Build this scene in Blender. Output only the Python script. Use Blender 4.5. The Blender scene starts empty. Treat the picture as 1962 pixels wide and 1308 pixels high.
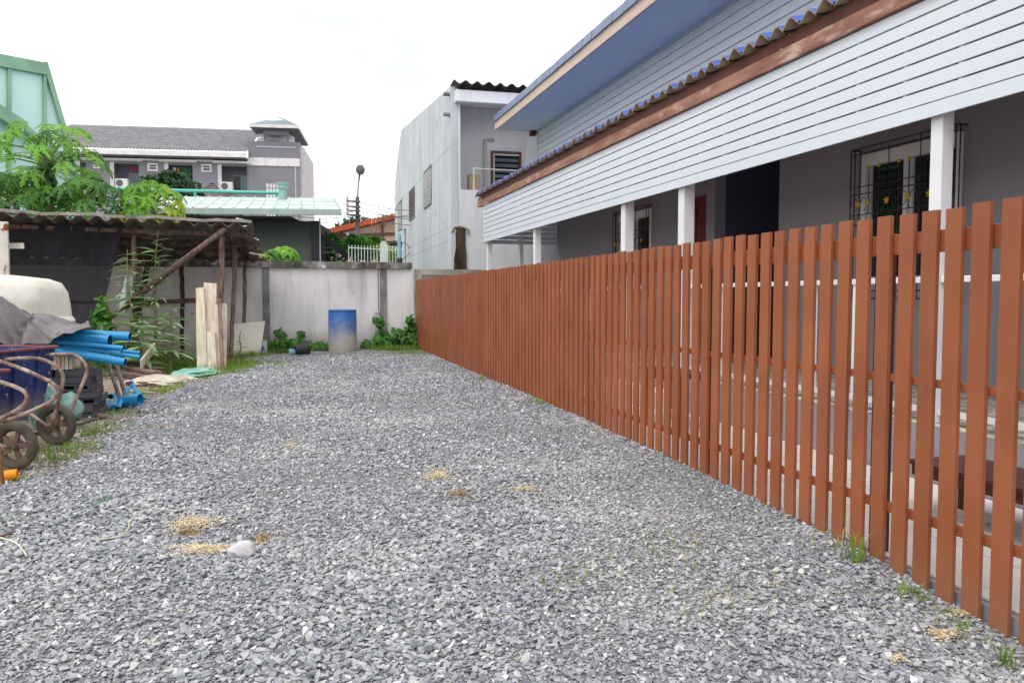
import bpy, bmesh, math, random
import numpy as np
from mathutils import Vector, Matrix, Euler, noise
R = math.radians
rng = random.Random(7)
np.random.seed(7)
scene = bpy.context.scene
COL = scene.collection

# ------------------------------------------------------------------ camera
CH = 1.4
cam_d = bpy.data.cameras.new('camera')
cam = bpy.data.objects.new('camera', cam_d)
COL.objects.link(cam)
cam.location = (0, 0, CH)
PITCH, YAW = math.atan(84/1500), math.atan(431/math.hypot(1500, 84))
cam.rotation_euler = (math.pi/2 - PITCH, 0, -YAW)
cam_d.sensor_width = 36
cam_d.lens = 1500/1962*36
cam_d.clip_end = 2000
cam_d.clip_start = 0.05
scene.camera = cam

# ------------------------------------------------------------------ sky and sun (bright overcast)
SUN_EL, SUN_AZ = R(52), R(-128)      # azimuth measured from +Y clockwise: sun stands behind the viewer's left shoulder
world = bpy.data.worlds.new('World')
scene.world = world
world.use_nodes = True
nt = world.node_tree
nt.nodes.clear()
def N(tree, typ, **kw):
    n = tree.nodes.new(typ)
    for k, v in kw.items():
        setattr(n, k, v)
    return n
sky = N(nt, 'ShaderNodeTexSky', sky_type='NISHITA', sun_disc=False, sun_elevation=SUN_EL, sun_rotation=SUN_AZ)
bg1 = N(nt, 'ShaderNodeBackground'); bg1.inputs['Strength'].default_value = 0.10
nt.links.new(sky.outputs[0], bg1.inputs['Color'])
tc = N(nt, 'ShaderNodeTexCoord')
mp = N(nt, 'ShaderNodeMapping'); mp.inputs['Scale'].default_value = (1.4, 1.4, 4.0)
nt.links.new(tc.outputs['Generated'], mp.inputs['Vector'])
nz = N(nt, 'ShaderNodeTexNoise'); nz.inputs['Scale'].default_value = 2.1; nz.inputs['Detail'].default_value = 7; nz.inputs['Roughness'].default_value = .55
nt.links.new(mp.outputs[0], nz.inputs['Vector'])
cr = N(nt, 'ShaderNodeValToRGB')
cr.color_ramp.elements[0].position = .34; cr.color_ramp.elements[0].color = (.585, .595, .605, 1)
cr.color_ramp.elements[1].position = .47; cr.color_ramp.elements[1].color = (1.0, 1.0, 1.0, 1)
nt.links.new(nz.outputs[0], cr.inputs[0])
bg2 = N(nt, 'ShaderNodeBackground'); bg2.inputs['Strength'].default_value = 1.34
nt.links.new(cr.outputs[0], bg2.inputs['Color'])
mixs = N(nt, 'ShaderNodeMixShader'); mixs.inputs[0].default_value = .90
nt.links.new(bg1.outputs[0], mixs.inputs[1]); nt.links.new(bg2.outputs[0], mixs.inputs[2])
wo = N(nt, 'ShaderNodeOutputWorld'); nt.links.new(mixs.outputs[0], wo.inputs['Surface'])

sun_d = bpy.data.lights.new('sun', 'SUN'); sun_d.energy = 0.8; sun_d.angle = R(25); sun_d.color = (1, .965, .92)
sun = bpy.data.objects.new('sun', sun_d); COL.objects.link(sun)
sd = Vector((math.sin(SUN_AZ)*math.cos(SUN_EL), math.cos(SUN_AZ)*math.cos(SUN_EL), math.sin(SUN_EL)))
sun.rotation_euler = sd.to_track_quat('Z', 'Y').to_euler()
sun.location = (-10, -10, 20)
scene.view_settings.view_transform = 'Standard'
scene.view_settings.look = 'None'
scene.view_settings.exposure = 0.42
scene.view_settings.gamma = 1
scene.view_settings.use_curve_mapping = False

# ------------------------------------------------------------------ measuring: photo pixel -> point on a known surface
_fw = Vector((math.sin(YAW)*math.cos(PITCH), math.cos(YAW)*math.cos(PITCH), -math.sin(PITCH)))
_rt = Vector((math.cos(YAW), -math.sin(YAW), 0))
_up = _rt.cross(_fw)
def ray(x, y): return _fw*1500 + _rt*(x-981) + _up*(654-y)
C0 = Vector((0, 0, CH))
def atY(x, y, Y): d = ray(x, y); return C0 + d*(Y/d.y)
def atX(x, y, X): d = ray(x, y); return C0 + d*(X/d.x)
def atZ(x, y, z): d = ray(x, y); return C0 + d*((z-CH)/d.z)
class Frame:
    """a building's own axes: u along its front, v away from the viewer, z up"""
    def __init__(s, p, rot=0.):
        s.o = Vector((p.x, p.y, 0)); s.U = Vector((math.cos(R(rot)), math.sin(R(rot)), 0)); s.V = Vector((-math.sin(R(rot)), math.cos(R(rot)), 0))
    def w(s, u, v, z): return s.o + s.U*u + s.V*v + Vector((0, 0, z))
    def px(s, x, y, v=0.):
        d = ray(x, y); P = s.o + s.V*v
        t = (P-C0).dot(s.V)/d.dot(s.V); p = C0 + d*t
        return (p-s.o).dot(s.U), p.z
    def pv(s, x, y, u=0.):
        d = ray(x, y); P = s.o + s.U*u
        t = (P-C0).dot(s.U)/d.dot(s.U); p = C0 + d*t
        return (p-s.o).dot(s.V), p.z

# ------------------------------------------------------------------ materials
def L(r, g, b):
    return tuple(((c/255)/12.92 if c/255 <= .04045 else ((c/255+.055)/1.055)**2.4) for c in (r, g, b))
MATS = {}
def mat(name, col, rough=.7, col2=None, scale=3., detail=5., lo=.35, hi=.65, bump=0., bscale=60., metal=0., spec=.35,
        streak=None, streak_amt=.6, streak_scale=(6, 6, .5), streak_lo=.5, streak_hi=.75, fleck=None, fleck_scale=40., fleck_lo=.62, fleck_hi=.68,
        objvar=0., trans=0., zgrad=None, bdist=.01, sub=None, stretch=None):
    m = bpy.data.materials.new(name); m.use_nodes = True
    t = m.node_tree; b = t.nodes['Principled BSDF']
    geo = N(t, 'ShaderNodeNewGeometry'); pos = geo.outputs['Position']
    if col2 is None: col2 = tuple(c*.82 for c in col)
    n1 = N(t, 'ShaderNodeTexNoise'); n1.inputs['Scale'].default_value = scale; n1.inputs['Detail'].default_value = detail
    src = pos
    if stretch:
        ms = N(t, 'ShaderNodeMapping'); ms.inputs['Scale'].default_value = stretch; t.links.new(pos, ms.inputs['Vector']); src = ms.outputs[0]
    t.links.new(src, n1.inputs['Vector'])
    mr = N(t, 'ShaderNodeMapRange'); mr.inputs['From Min'].default_value = lo; mr.inputs['From Max'].default_value = hi
    t.links.new(n1.outputs[0], mr.inputs[0])
    mx = N(t, 'ShaderNodeMix', data_type='RGBA'); mx.inputs[6].default_value = (*col, 1); mx.inputs[7].default_value = (*col2, 1)
    t.links.new(mr.outputs[0], mx.inputs[0]); out = mx.outputs[2]
    def over(fac, c, o):
        q = N(t, 'ShaderNodeMix', data_type='RGBA'); t.links.new(fac, q.inputs[0]); t.links.new(o, q.inputs[6]); q.inputs[7].default_value = (*c, 1); return q.outputs[2]
    if zgrad:   # settled dust: (z0, z1, colour)
        sx = N(t, 'ShaderNodeSeparateXYZ'); t.links.new(pos, sx.inputs[0])
        ad = N(t, 'ShaderNodeMath', operation='MULTIPLY_ADD'); t.links.new(n1.outputs[0], ad.inputs[0]); ad.inputs[1].default_value = (zgrad[1]-zgrad[0])*.7; t.links.new(sx.outputs[2], ad.inputs[2])
        zr = N(t, 'ShaderNodeMapRange', interpolation_type='SMOOTHSTEP'); zr.inputs['From Min'].default_value = zgrad[0]+(zgrad[1]-zgrad[0])*.35; zr.inputs['From Max'].default_value = zgrad[1]+(zgrad[1]-zgrad[0])*.35
        zr.inputs['To Min'].default_value = zgrad[3] if len(zgrad) > 3 else 1; zr.inputs['To Max'].default_value = 0
        t.links.new(ad.outputs[0], zr.inputs[0]); out = over(zr.outputs[0], zgrad[2], out)
    if streak:
        m2 = N(t, 'ShaderNodeMapping'); m2.inputs['Scale'].default_value = streak_scale; t.links.new(pos, m2.inputs['Vector'])
        n2 = N(t, 'ShaderNodeTexNoise'); n2.inputs['Scale'].default_value = 1; n2.inputs['Detail'].default_value = 6; n2.inputs['Roughness'].default_value = .65
        t.links.new(m2.outputs[0], n2.inputs['Vector'])
        r2 = N(t, 'ShaderNodeMapRange'); r2.inputs['From Min'].default_value = streak_lo; r2.inputs['From Max'].default_value = streak_hi; r2.inputs['To Max'].default_value = streak_amt
        t.links.new(n2.outputs[0], r2.inputs[0]); out = over(r2.outputs[0], streak, out)
    if fleck:
        n3 = N(t, 'ShaderNodeTexNoise'); n3.inputs['Scale'].default_value = fleck_scale; n3.inputs['Detail'].default_value = 3; t.links.new(pos, n3.inputs['Vector'])
        r3 = N(t, 'ShaderNodeMapRange'); r3.inputs['From Min'].default_value = fleck_lo; r3.inputs['From Max'].default_value = fleck_hi
        t.links.new(n3.outputs[0], r3.inputs[0]); out = over(r3.outputs[0], fleck, out)
    if objvar:
        oi = N(t, 'ShaderNodeObjectInfo'); hs = N(t, 'ShaderNodeHueSaturation')
        vr = N(t, 'ShaderNodeMapRange'); vr.inputs['To Min'].default_value = 1-objvar; vr.inputs['To Max'].default_value = 1+objvar
        t.links.new(oi.outputs['Random'], vr.inputs[0]); t.links.new(vr.outputs[0], hs.inputs['Value']); t.links.new(out, hs.inputs['Color']); out = hs.outputs[0]
    t.links.new(out, b.inputs['Base Color'])
    b.inputs['Roughness'].default_value = rough; b.inputs['Metallic'].default_value = metal; b.inputs['Specular IOR Level'].default_value = spec
    if bump:
        n4 = N(t, 'ShaderNodeTexNoise'); n4.inputs['Scale'].default_value = bscale; n4.inputs['Detail'].default_value = 4; t.links.new(src, n4.inputs['Vector'])
        bp = N(t, 'ShaderNodeBump'); bp.inputs['Strength'].default_value = bump; bp.inputs['Distance'].default_value = bdist
        t.links.new(n4.outputs[0], bp.inputs['Height']); t.links.new(bp.outputs[0], b.inputs['Normal'])
    if trans:   # thin leaves / netting: let part of the light through
        o = t.nodes['Material Output']
        if sub == 'net': tr = N(t, 'ShaderNodeBsdfTransparent')
        else:
            tr = N(t, 'ShaderNodeBsdfTranslucent'); t.links.new(out, tr.inputs[0])
        ms2 = N(t, 'ShaderNodeMixShader'); ms2.inputs[0].default_value = trans
        t.links.new(b.outputs[0], ms2.inputs[1]); t.links.new(tr.outputs[0], ms2.inputs[2]); t.links.new(ms2.outputs[0], o.inputs['Surface'])
    MATS[name] = m
    return m
M = MATS
mat('picket_paint', L(157, 91, 58), .5, L(143, 80, 49), 2.2, bump=.25, bscale=90, bdist=.004, objvar=.085, streak=L(120, 72, 52), streak_amt=.18, streak_scale=(30, 30, 2), fleck=L(215, 150, 115), fleck_scale=55, fleck_lo=.74, fleck_hi=.77, zgrad=(-.1, .35, L(136, 108, 88), .45))
mat('nail', L(188, 128, 94), .6)
mat('post_paint', L(92, 48, 32), .55, bump=.1)
mat('white_paint', L(217, 222, 231), .45, L(211, 217, 227), .6, bump=.03)
mat('white_trim', L(236, 236, 238), .4, L(226, 226, 230), 2, bump=.03)
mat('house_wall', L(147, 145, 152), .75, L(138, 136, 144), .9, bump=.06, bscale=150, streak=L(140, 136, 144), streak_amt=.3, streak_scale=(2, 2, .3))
mat('recess_dark', L(84, 82, 96), .75, L(74, 72, 86), .9)  # door recess walls, darker and bluer than house_wall
mat('siding', L(208, 212, 216), .6, L(200, 205, 210), 1.0, bump=.08, bscale=70, objvar=.03, stretch=(1, .2, 3))
mat('soffit', L(206, 220, 230), .6, L(200, 215, 226), .8)
mat('beige_board', L(214, 194, 180), .65, L(200, 178, 164), 3, bump=.05, stretch=(3, .4, 3))
mat('brown_board', L(164, 118, 100), .6, L(128, 86, 70), 2.2, bump=.1, stretch=(5, .8, 5), streak=L(206, 178, 164), streak_amt=.75, streak_scale=(2, 2.2, 9), streak_lo=.54, streak_hi=.68)
mat('dark_brown', L(104, 56, 44), .6, L(82, 42, 34), 3, fleck=L(190, 160, 150), fleck_scale=9, fleck_lo=.72, fleck_hi=.76)
mat('blue_tile', L(44, 88, 176), .34, L(38, 76, 156), 3, spec=.5, objvar=.12)
mat('tile_belly', L(150, 134, 120), .9)
mat('verge_blue', L(126, 138, 166), .45, L(112, 126, 156), 3, objvar=.05)
mat('glass_dark', L(12, 30, 32), .06, spec=.6)
mat('grille', L(66, 30, 36), .45)
mat('yellow_paint', L(214, 180, 30), .45)
mat('door_red', L(112, 30, 42), .5, L(98, 24, 36), 2)
mat('paver', L(232, 224, 221), .8, L(222, 213, 210), 3, bump=.08, objvar=.05)
mat('terrace_tile', L(206, 200, 188), .45, L(150, 146, 136), 9, lo=.45, hi=.55, objvar=.06)
mat('slab_concrete', L(160, 156, 164), .75)
mat('bench_wood', L(96, 52, 48), .5, L(80, 40, 38), 3, stretch=(4, 1, 4))
mat('steel', L(190, 190, 190), .3, metal=.9)
mat('concrete_wall', L(230, 227, 227), .88, L(212, 209, 210), 1.1, bump=.15, bscale=30, streak=L(122, 119, 117), streak_amt=.6, streak_scale=(3.5, 3.5, .45), streak_lo=.5, streak_hi=.82, fleck=L(120, 118, 116), fleck_scale=8, fleck_lo=.73, fleck_hi=.78, zgrad=(.2, .75, L(150, 142, 128), .75))
mat('coping', L(168, 166, 160), .9, L(92, 90, 84), 2.2, lo=.36, hi=.58, bump=.3, bscale=25, streak=L(52, 51, 48), streak_amt=.8, streak_scale=(5, 5, 1.4), streak_lo=.46, streak_hi=.62, fleck=L(214, 212, 208), fleck_scale=3.2, fleck_lo=.66, fleck_hi=.7)
mat('pillar', L(140, 140, 144), .9, L(104, 105, 110), 3, bump=.2, bscale=30, streak=L(186, 186, 186), streak_amt=.6, streak_scale=(4, 4, 1.5))
mat('old_concrete', L(186, 180, 168), .9, L(140, 134, 122), 2, bump=.2, bscale=20)
mat('gray_building', L(208, 212, 216), .85, L(193, 198, 203), .5, bump=.05, bscale=12, streak=L(138, 142, 145), streak_amt=.6, streak_scale=(1.7, 1.7, .26), streak_lo=.48, streak_hi=.85, fleck=L(178, 182, 186), fleck_scale=1.2, fleck_lo=.6, fleck_hi=.72)
mat('gray_front', L(234, 234, 238), .85, L(222, 222, 227), .6, bump=.05, streak=L(160, 160, 164), streak_amt=.4, streak_scale=(3, 3, .3))
mat('moss', L(92, 70, 54), .95, L(50, 42, 30), 3, lo=.4, hi=.6, bump=.5, bscale=14, stretch=(2, 2, .5), streak=L(70, 84, 40), streak_amt=.7, streak_scale=(6, 6, 1))
mat('asbestos', L(134, 128, 121), .92, L(92, 87, 82), 2.5, bump=.25, bscale=20, streak=L(60, 56, 54), streak_amt=.5, streak_scale=(3, 3, 3))
mat('asbestos_edge', L(186, 180, 172), .9, L(140, 134, 126), 3, streak=L(84, 80, 76), streak_amt=.6, streak_scale=(4, 4, 4))
mat('asbestos_dark', L(92, 88, 86), .92, L(64, 60, 60), 2.5, bump=.2)
mat('pole_wood', L(150, 126, 117), .9, L(100, 79, 74), 6, bump=.4, bscale=30, stretch=(4, 4, .8), objvar=.2)
mat('grey_wood', L(150, 140, 130), .9, L(104, 96, 90), 6, bump=.3, stretch=(4, 4, .8))
mat('dark_wood', L(98, 78, 72), .9, L(62, 48, 44), 5, bump=.3, stretch=(3, 3, 3), objvar=.25)
mat('pale_plank', L(232, 222, 206), .85, L(206, 190, 170), 3, bump=.25, bscale=30, stretch=(7, 7, .7), objvar=.06, streak=L(150, 126, 108), streak_amt=.5, streak_scale=(14, 14, .9))
mat('net', L(24, 23, 30), .95, L(34, 32, 40), 3, stretch=(6, 6, .4), trans=.12, sub='net')
mat('rust_white', L(222, 218, 210), .7, L(196, 190, 180), 4, fleck=L(120, 66, 36), fleck_scale=6, fleck_lo=.58, fleck_hi=.66)
mat('tub_white', L(226, 222, 212), .6, L(202, 197, 184), 2, streak=L(150, 140, 118), streak_amt=.5, streak_scale=(3, 3, 2), bump=.05)
mat('tarp', L(112, 107, 109), .5, L(86, 82, 84), 3, bump=.2, bscale=25, spec=.4, fleck=L(150, 145, 142), fleck_scale=4, fleck_lo=.64, fleck_hi=.8)
mat('pvc_blue', L(40, 150, 205), .38, L(32, 132, 188), 3, objvar=.08, spec=.45)
mat('pvc_inside', L(30, 80, 110), .6)
mat('block_concrete', L(96, 96, 104), .95, L(74, 74, 82), 6, bump=.4, bscale=60, objvar=.14)
mat('crate_wood', L(206, 190, 170), .8, L(178, 160, 140), 4, bump=.1, objvar=.08)
mat('sack_green', L(150, 184, 176), .7, L(110, 146, 140), 5, bump=.5, bscale=18, bdist=.02)
mat('bag_mint', L(160, 208, 190), .55, L(120, 178, 160), 6, bump=.4, bscale=20, bdist=.02)
mat('sack_white', L(222, 214, 202), .8, L(180, 168, 152), 6, bump=.5, bscale=14, bdist=.02)
mat('barrow_blue', L(44, 62, 122), .5, L(34, 46, 98), 4, fleck=L(196, 196, 200), fleck_scale=30, fleck_lo=.66, fleck_hi=.7, streak=L(140, 136, 134), streak_amt=.5, streak_scale=(7, 7, 5), streak_lo=.6, streak_hi=.75, zgrad=(.38, .68, L(140, 136, 138), .75))
mat('barrow_tube', L(182, 164, 150), .7, L(112, 86, 80), 9, lo=.4, hi=.6, bump=.3, bscale=60)
mat('tube_maroon', L(118, 62, 68), .55)
mat('rubber', L(92, 84, 74), .9, L(66, 62, 58), 9, bump=.2, zgrad=(.14, .3, L(132, 116, 96), .5))
mat('hub', L(128, 106, 90), .8, L(86, 70, 64), 12)
mat('orange_plastic', L(240, 150, 20), .4)
mat('stake', L(150, 108, 72), .85, L(120, 82, 52), 6, stretch=(5, 5, 1))
mat('barrel_blue', L(62, 118, 192), .45, L(50, 102, 176), 4, spec=.4, zgrad=(.36, 1.0, L(190, 182, 166), .92), streak=L(150, 170, 190), streak_amt=.35, streak_scale=(10, 10, 1))
mat('black_plastic', L(60, 60, 64), .5, L(46, 46, 50), 4)
mat('cup_blue', L(140, 186, 206), .5)
mat('can_white', L(214, 218, 224), .5, L(60, 120, 190), 6, lo=.5, hi=.56)
mat('can_rust', L(190, 140, 100), .7)
mat('board_white', L(222, 218, 204), .6, L(204, 200, 186), 3, zgrad=(.1, .6, L(190, 182, 164), .6))
mat('ink', L(70, 66, 64), .8)
mat('soil', L(160, 144, 122), .95, L(116, 102, 84), 5, bump=.6, bscale=22, bdist=.03, fleck=L(196, 190, 184), fleck_scale=26, fleck_lo=.6, fleck_hi=.64)
mat('far_ground', L(140, 138, 128), .95, L(110, 112, 96), .3)
mat('gravel_base', L(150, 149, 149), .95, L(112, 111, 113), 60, lo=.42, hi=.56, detail=2, bump=.8, bscale=90, bdist=.012)
mat('grass', L(134, 160, 66), .7, L(104, 140, 50), 3, trans=.3, objvar=.1)
mat('grass_dry', L(196, 186, 142), .8, L(160, 160, 104), 3, trans=.3)
mat('leaf_papaya', L(136, 184, 70), .5, L(104, 162, 54), 1.7, trans=.38, objvar=.22)
mat('leaf_papaya_dark', L(88, 138, 52), .55, L(52, 96, 36), 1.7, trans=.3, objvar=.22)
mat('leaf_yellow', L(182, 196, 40), .5, L(150, 184, 44), 2.5, trans=.4, objvar=.18, fleck=L(226, 190, 40), fleck_scale=2.2, fleck_lo=.56, fleck_hi=.66)
mat('petiole', L(122, 152, 74), .7)
mat('stem_green', L(140, 158, 96), .7)
mat('trunk', L(146, 136, 118), .9, L(104, 98, 84), 5, bump=.4, bscale=20)
mat('fruit', L(56, 92, 40), .5)
mat('tree_dark', L(58, 92, 42), .5, L(38, 66, 34), .7, trans=.15, lo=.4, hi=.6)
mat('bush_green', L(84, 138, 44), .55, L(52, 100, 36), 1.3, trans=.25, lo=.4, hi=.6)
mat('bush_bright', L(140, 178, 52), .55, L(96, 146, 44), 1.3, trans=.3, lo=.4, hi=.6)
mat('vine_leaf', L(78, 134, 44), .5, L(56, 108, 36), 3, trans=.3, objvar=.2)
mat('weed_leaf', L(176, 202, 152), .6, L(140, 176, 116), 3, trans=.35, objvar=.15)
mat('weed_stem', L(150, 140, 112), .8)
mat('apt_wall', L(148, 147, 154), .8, L(142, 138, 151), .15)
mat('apt_tower', L(134, 133, 140), .8, L(128, 124, 137), .15)
mat('apt_side', L(196, 190, 194), .8)
mat('apt_white', L(232, 228, 230), .7)
mat('apt_tile', L(148, 146, 150), .6, L(132, 130, 135), 2.2, lo=.4, hi=.6)
mat('teal_glass', L(94, 138, 148), .15, L(70, 112, 124), .8, spec=.6)
mat('teal_dark', L(24, 40, 48), .15)
mat('pavilion_roof', L(124, 140, 150), .5, L(106, 122, 132), 1)
mat('tank_steel', L(224, 226, 228), .35, L(180, 184, 188), 2, metal=.3, stretch=(.3, .3, 6))
mat('laundry_red', L(200, 50, 90), .8)
mat('laundry_blue', L(50, 80, 160), .8)
mat('laundry_white', L(226, 226, 228), .8)
mat('laundry_yellow', L(216, 186, 60), .8)
mat('laundry_green', L(60, 110, 80), .8)
mat('ac_white', L(224, 222, 220), .6)
mat('ac_fan', L(96, 96, 100), .6)
mat('red_tile', L(126, 62, 58), .7, L(98, 48, 46), 1.5, lo=.4, hi=.6)
mat('teal_pipe', L(96, 190, 176), .5)
mat('mint_roof', L(194, 207, 201), .5, L(182, 197, 190), 1.2, spec=.4, objvar=.04, streak=L(150, 176, 166), streak_amt=.4, streak_scale=(2, 2, 2))
mat('mint_gutter', L(170, 188, 180), .5)
mat('stack_mint', L(150, 184, 180), .6)
mat('dark_green_wall', L(74, 84, 80), .6, L(60, 72, 68), .4, zgrad=(2.6, 3.2, L(98, 102, 96), .9))
mat('dark_pilaster', L(62, 60, 68), .7)
mat('green_frame', L(142, 180, 156), .6, L(118, 156, 130), 1.2, streak=L(140, 180, 160), streak_amt=.5, streak_scale=(2, 2, .4))
mat('mint_pane', L(190, 226, 222), .25, L(178, 217, 214), .3, spec=.5, streak=L(190, 226, 224), streak_amt=.6, streak_scale=(1, 1, .12))
mat('orange_roof', L(196, 96, 56), .7, L(168, 78, 46), 1.4)
mat('peach_wall', L(232, 206, 188), .8, L(222, 194, 176), .5)
mat('eave_dark', L(134, 98, 88), .8)
mat('pole_concrete', L(126, 122, 116), .9, L(98, 94, 90), 2, bump=.2)
mat('cable_black', L(40, 40, 44), .6)
mat('cable_light', L(104, 104, 108), .6)
mat('rail_white', L(214, 224, 218), .5)
mat('glass_pane', L(150, 158, 164), .12, L(120, 128, 136), 1, spec=.6)
mat('louver_glass', L(120, 126, 132), .25, L(92, 98, 106), 2, spec=.5)
mat('frame_brown', L(104, 74, 66), .6)
mat('cardboard', L(184, 160, 134), .8)
mat('pipe_beige', L(198, 196, 190), .6)
mat('sawdust', L(224, 211, 182), .9, L(210, 190, 154), 30)
mat('sawdust_brown', L(178, 150, 112), .9, L(150, 122, 88), 30)
mat('rope', L(222, 216, 190), .8)
mat('stone_white', L(206, 204, 206), .85, L(180, 178, 182), 14, bump=.3)
mat('straw_green', L(40, 160, 110), .5)
mat('hose_green', L(50, 140, 116), .5)
mat('pipe_pale', L(170, 200, 204), .5)
mat('twig', L(120, 92, 82), .9)
mat('plastic_clear', L(206, 210, 214), .25, L(170, 176, 182), 8, spec=.6, bump=.5, bscale=20, bdist=.03)

def stone_mat():
    m = bpy.data.materials.new('slate_chip'); m.use_nodes = True; t = m.node_tree; b = t.nodes['Principled BSDF']
    oi = N(t, 'ShaderNodeObjectInfo')
    r = N(t, 'ShaderNodeValToRGB'); e = r.color_ramp.elements
    e[0].position = 0; e[0].color = (*L(112, 114, 121), 1)
    e[1].position = 1; e[1].color = (*L(224, 222, 220), 1)
    for p, c in ((.12, (134, 137, 144)), (.3, (146, 149, 155)), (.5, (157, 159, 164)), (.7, (169, 171, 176)), (.86, (185, 186, 190)), (.93, (178, 173, 164)), (.965, (208, 208, 210))):
        q = e.new(p); q.color = (*L(*c), 1)
    t.links.new(oi.outputs['Random'], r.inputs[0])
    geo = N(t, 'ShaderNodeNewGeometry'); n1 = N(t, 'ShaderNodeTexNoise'); n1.inputs['Scale'].default_value = 120; n1.inputs['Detail'].default_value = 3
    t.links.new(geo.outputs['Position'], n1.inputs['Vector'])
    mr = N(t, 'ShaderNodeMapRange'); mr.inputs['From Min'].default_value = .3; mr.inputs['From Max'].default_value = .7; mr.inputs['To Min'].default_value = .84; mr.inputs['To Max'].default_value = 1.12
    t.links.new(n1.outputs[0], mr.inputs[0])
    hs = N(t, 'ShaderNodeHueSaturation'); t.links.new(mr.outputs[0], hs.inputs['Value']); t.links.new(r.outputs[0], hs.inputs['Color'])
    n2 = N(t, 'ShaderNodeTexNoise'); n2.inputs['Scale'].default_value = .75; n2.inputs['Detail'].default_value = 5; t.links.new(geo.outputs['Position'], n2.inputs['Vector'])
    m2 = N(t, 'ShaderNodeMapRange'); m2.inputs['From Min'].default_value = .5; m2.inputs['From Max'].default_value = .68; m2.inputs['To Max'].default_value = .42; t.links.new(n2.outputs[0], m2.inputs[0])
    du = N(t, 'ShaderNodeMix', data_type='RGBA'); du.inputs[7].default_value = (*L(196, 194, 190), 1); t.links.new(m2.outputs[0], du.inputs[0]); t.links.new(hs.outputs[0], du.inputs[6])
    t.links.new(du.outputs[2], b.inputs['Base Color']); b.inputs['Roughness'].default_value = .62; b.inputs['Specular IOR Level'].default_value = .4
    MATS['slate_chip'] = m
stone_mat()

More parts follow.
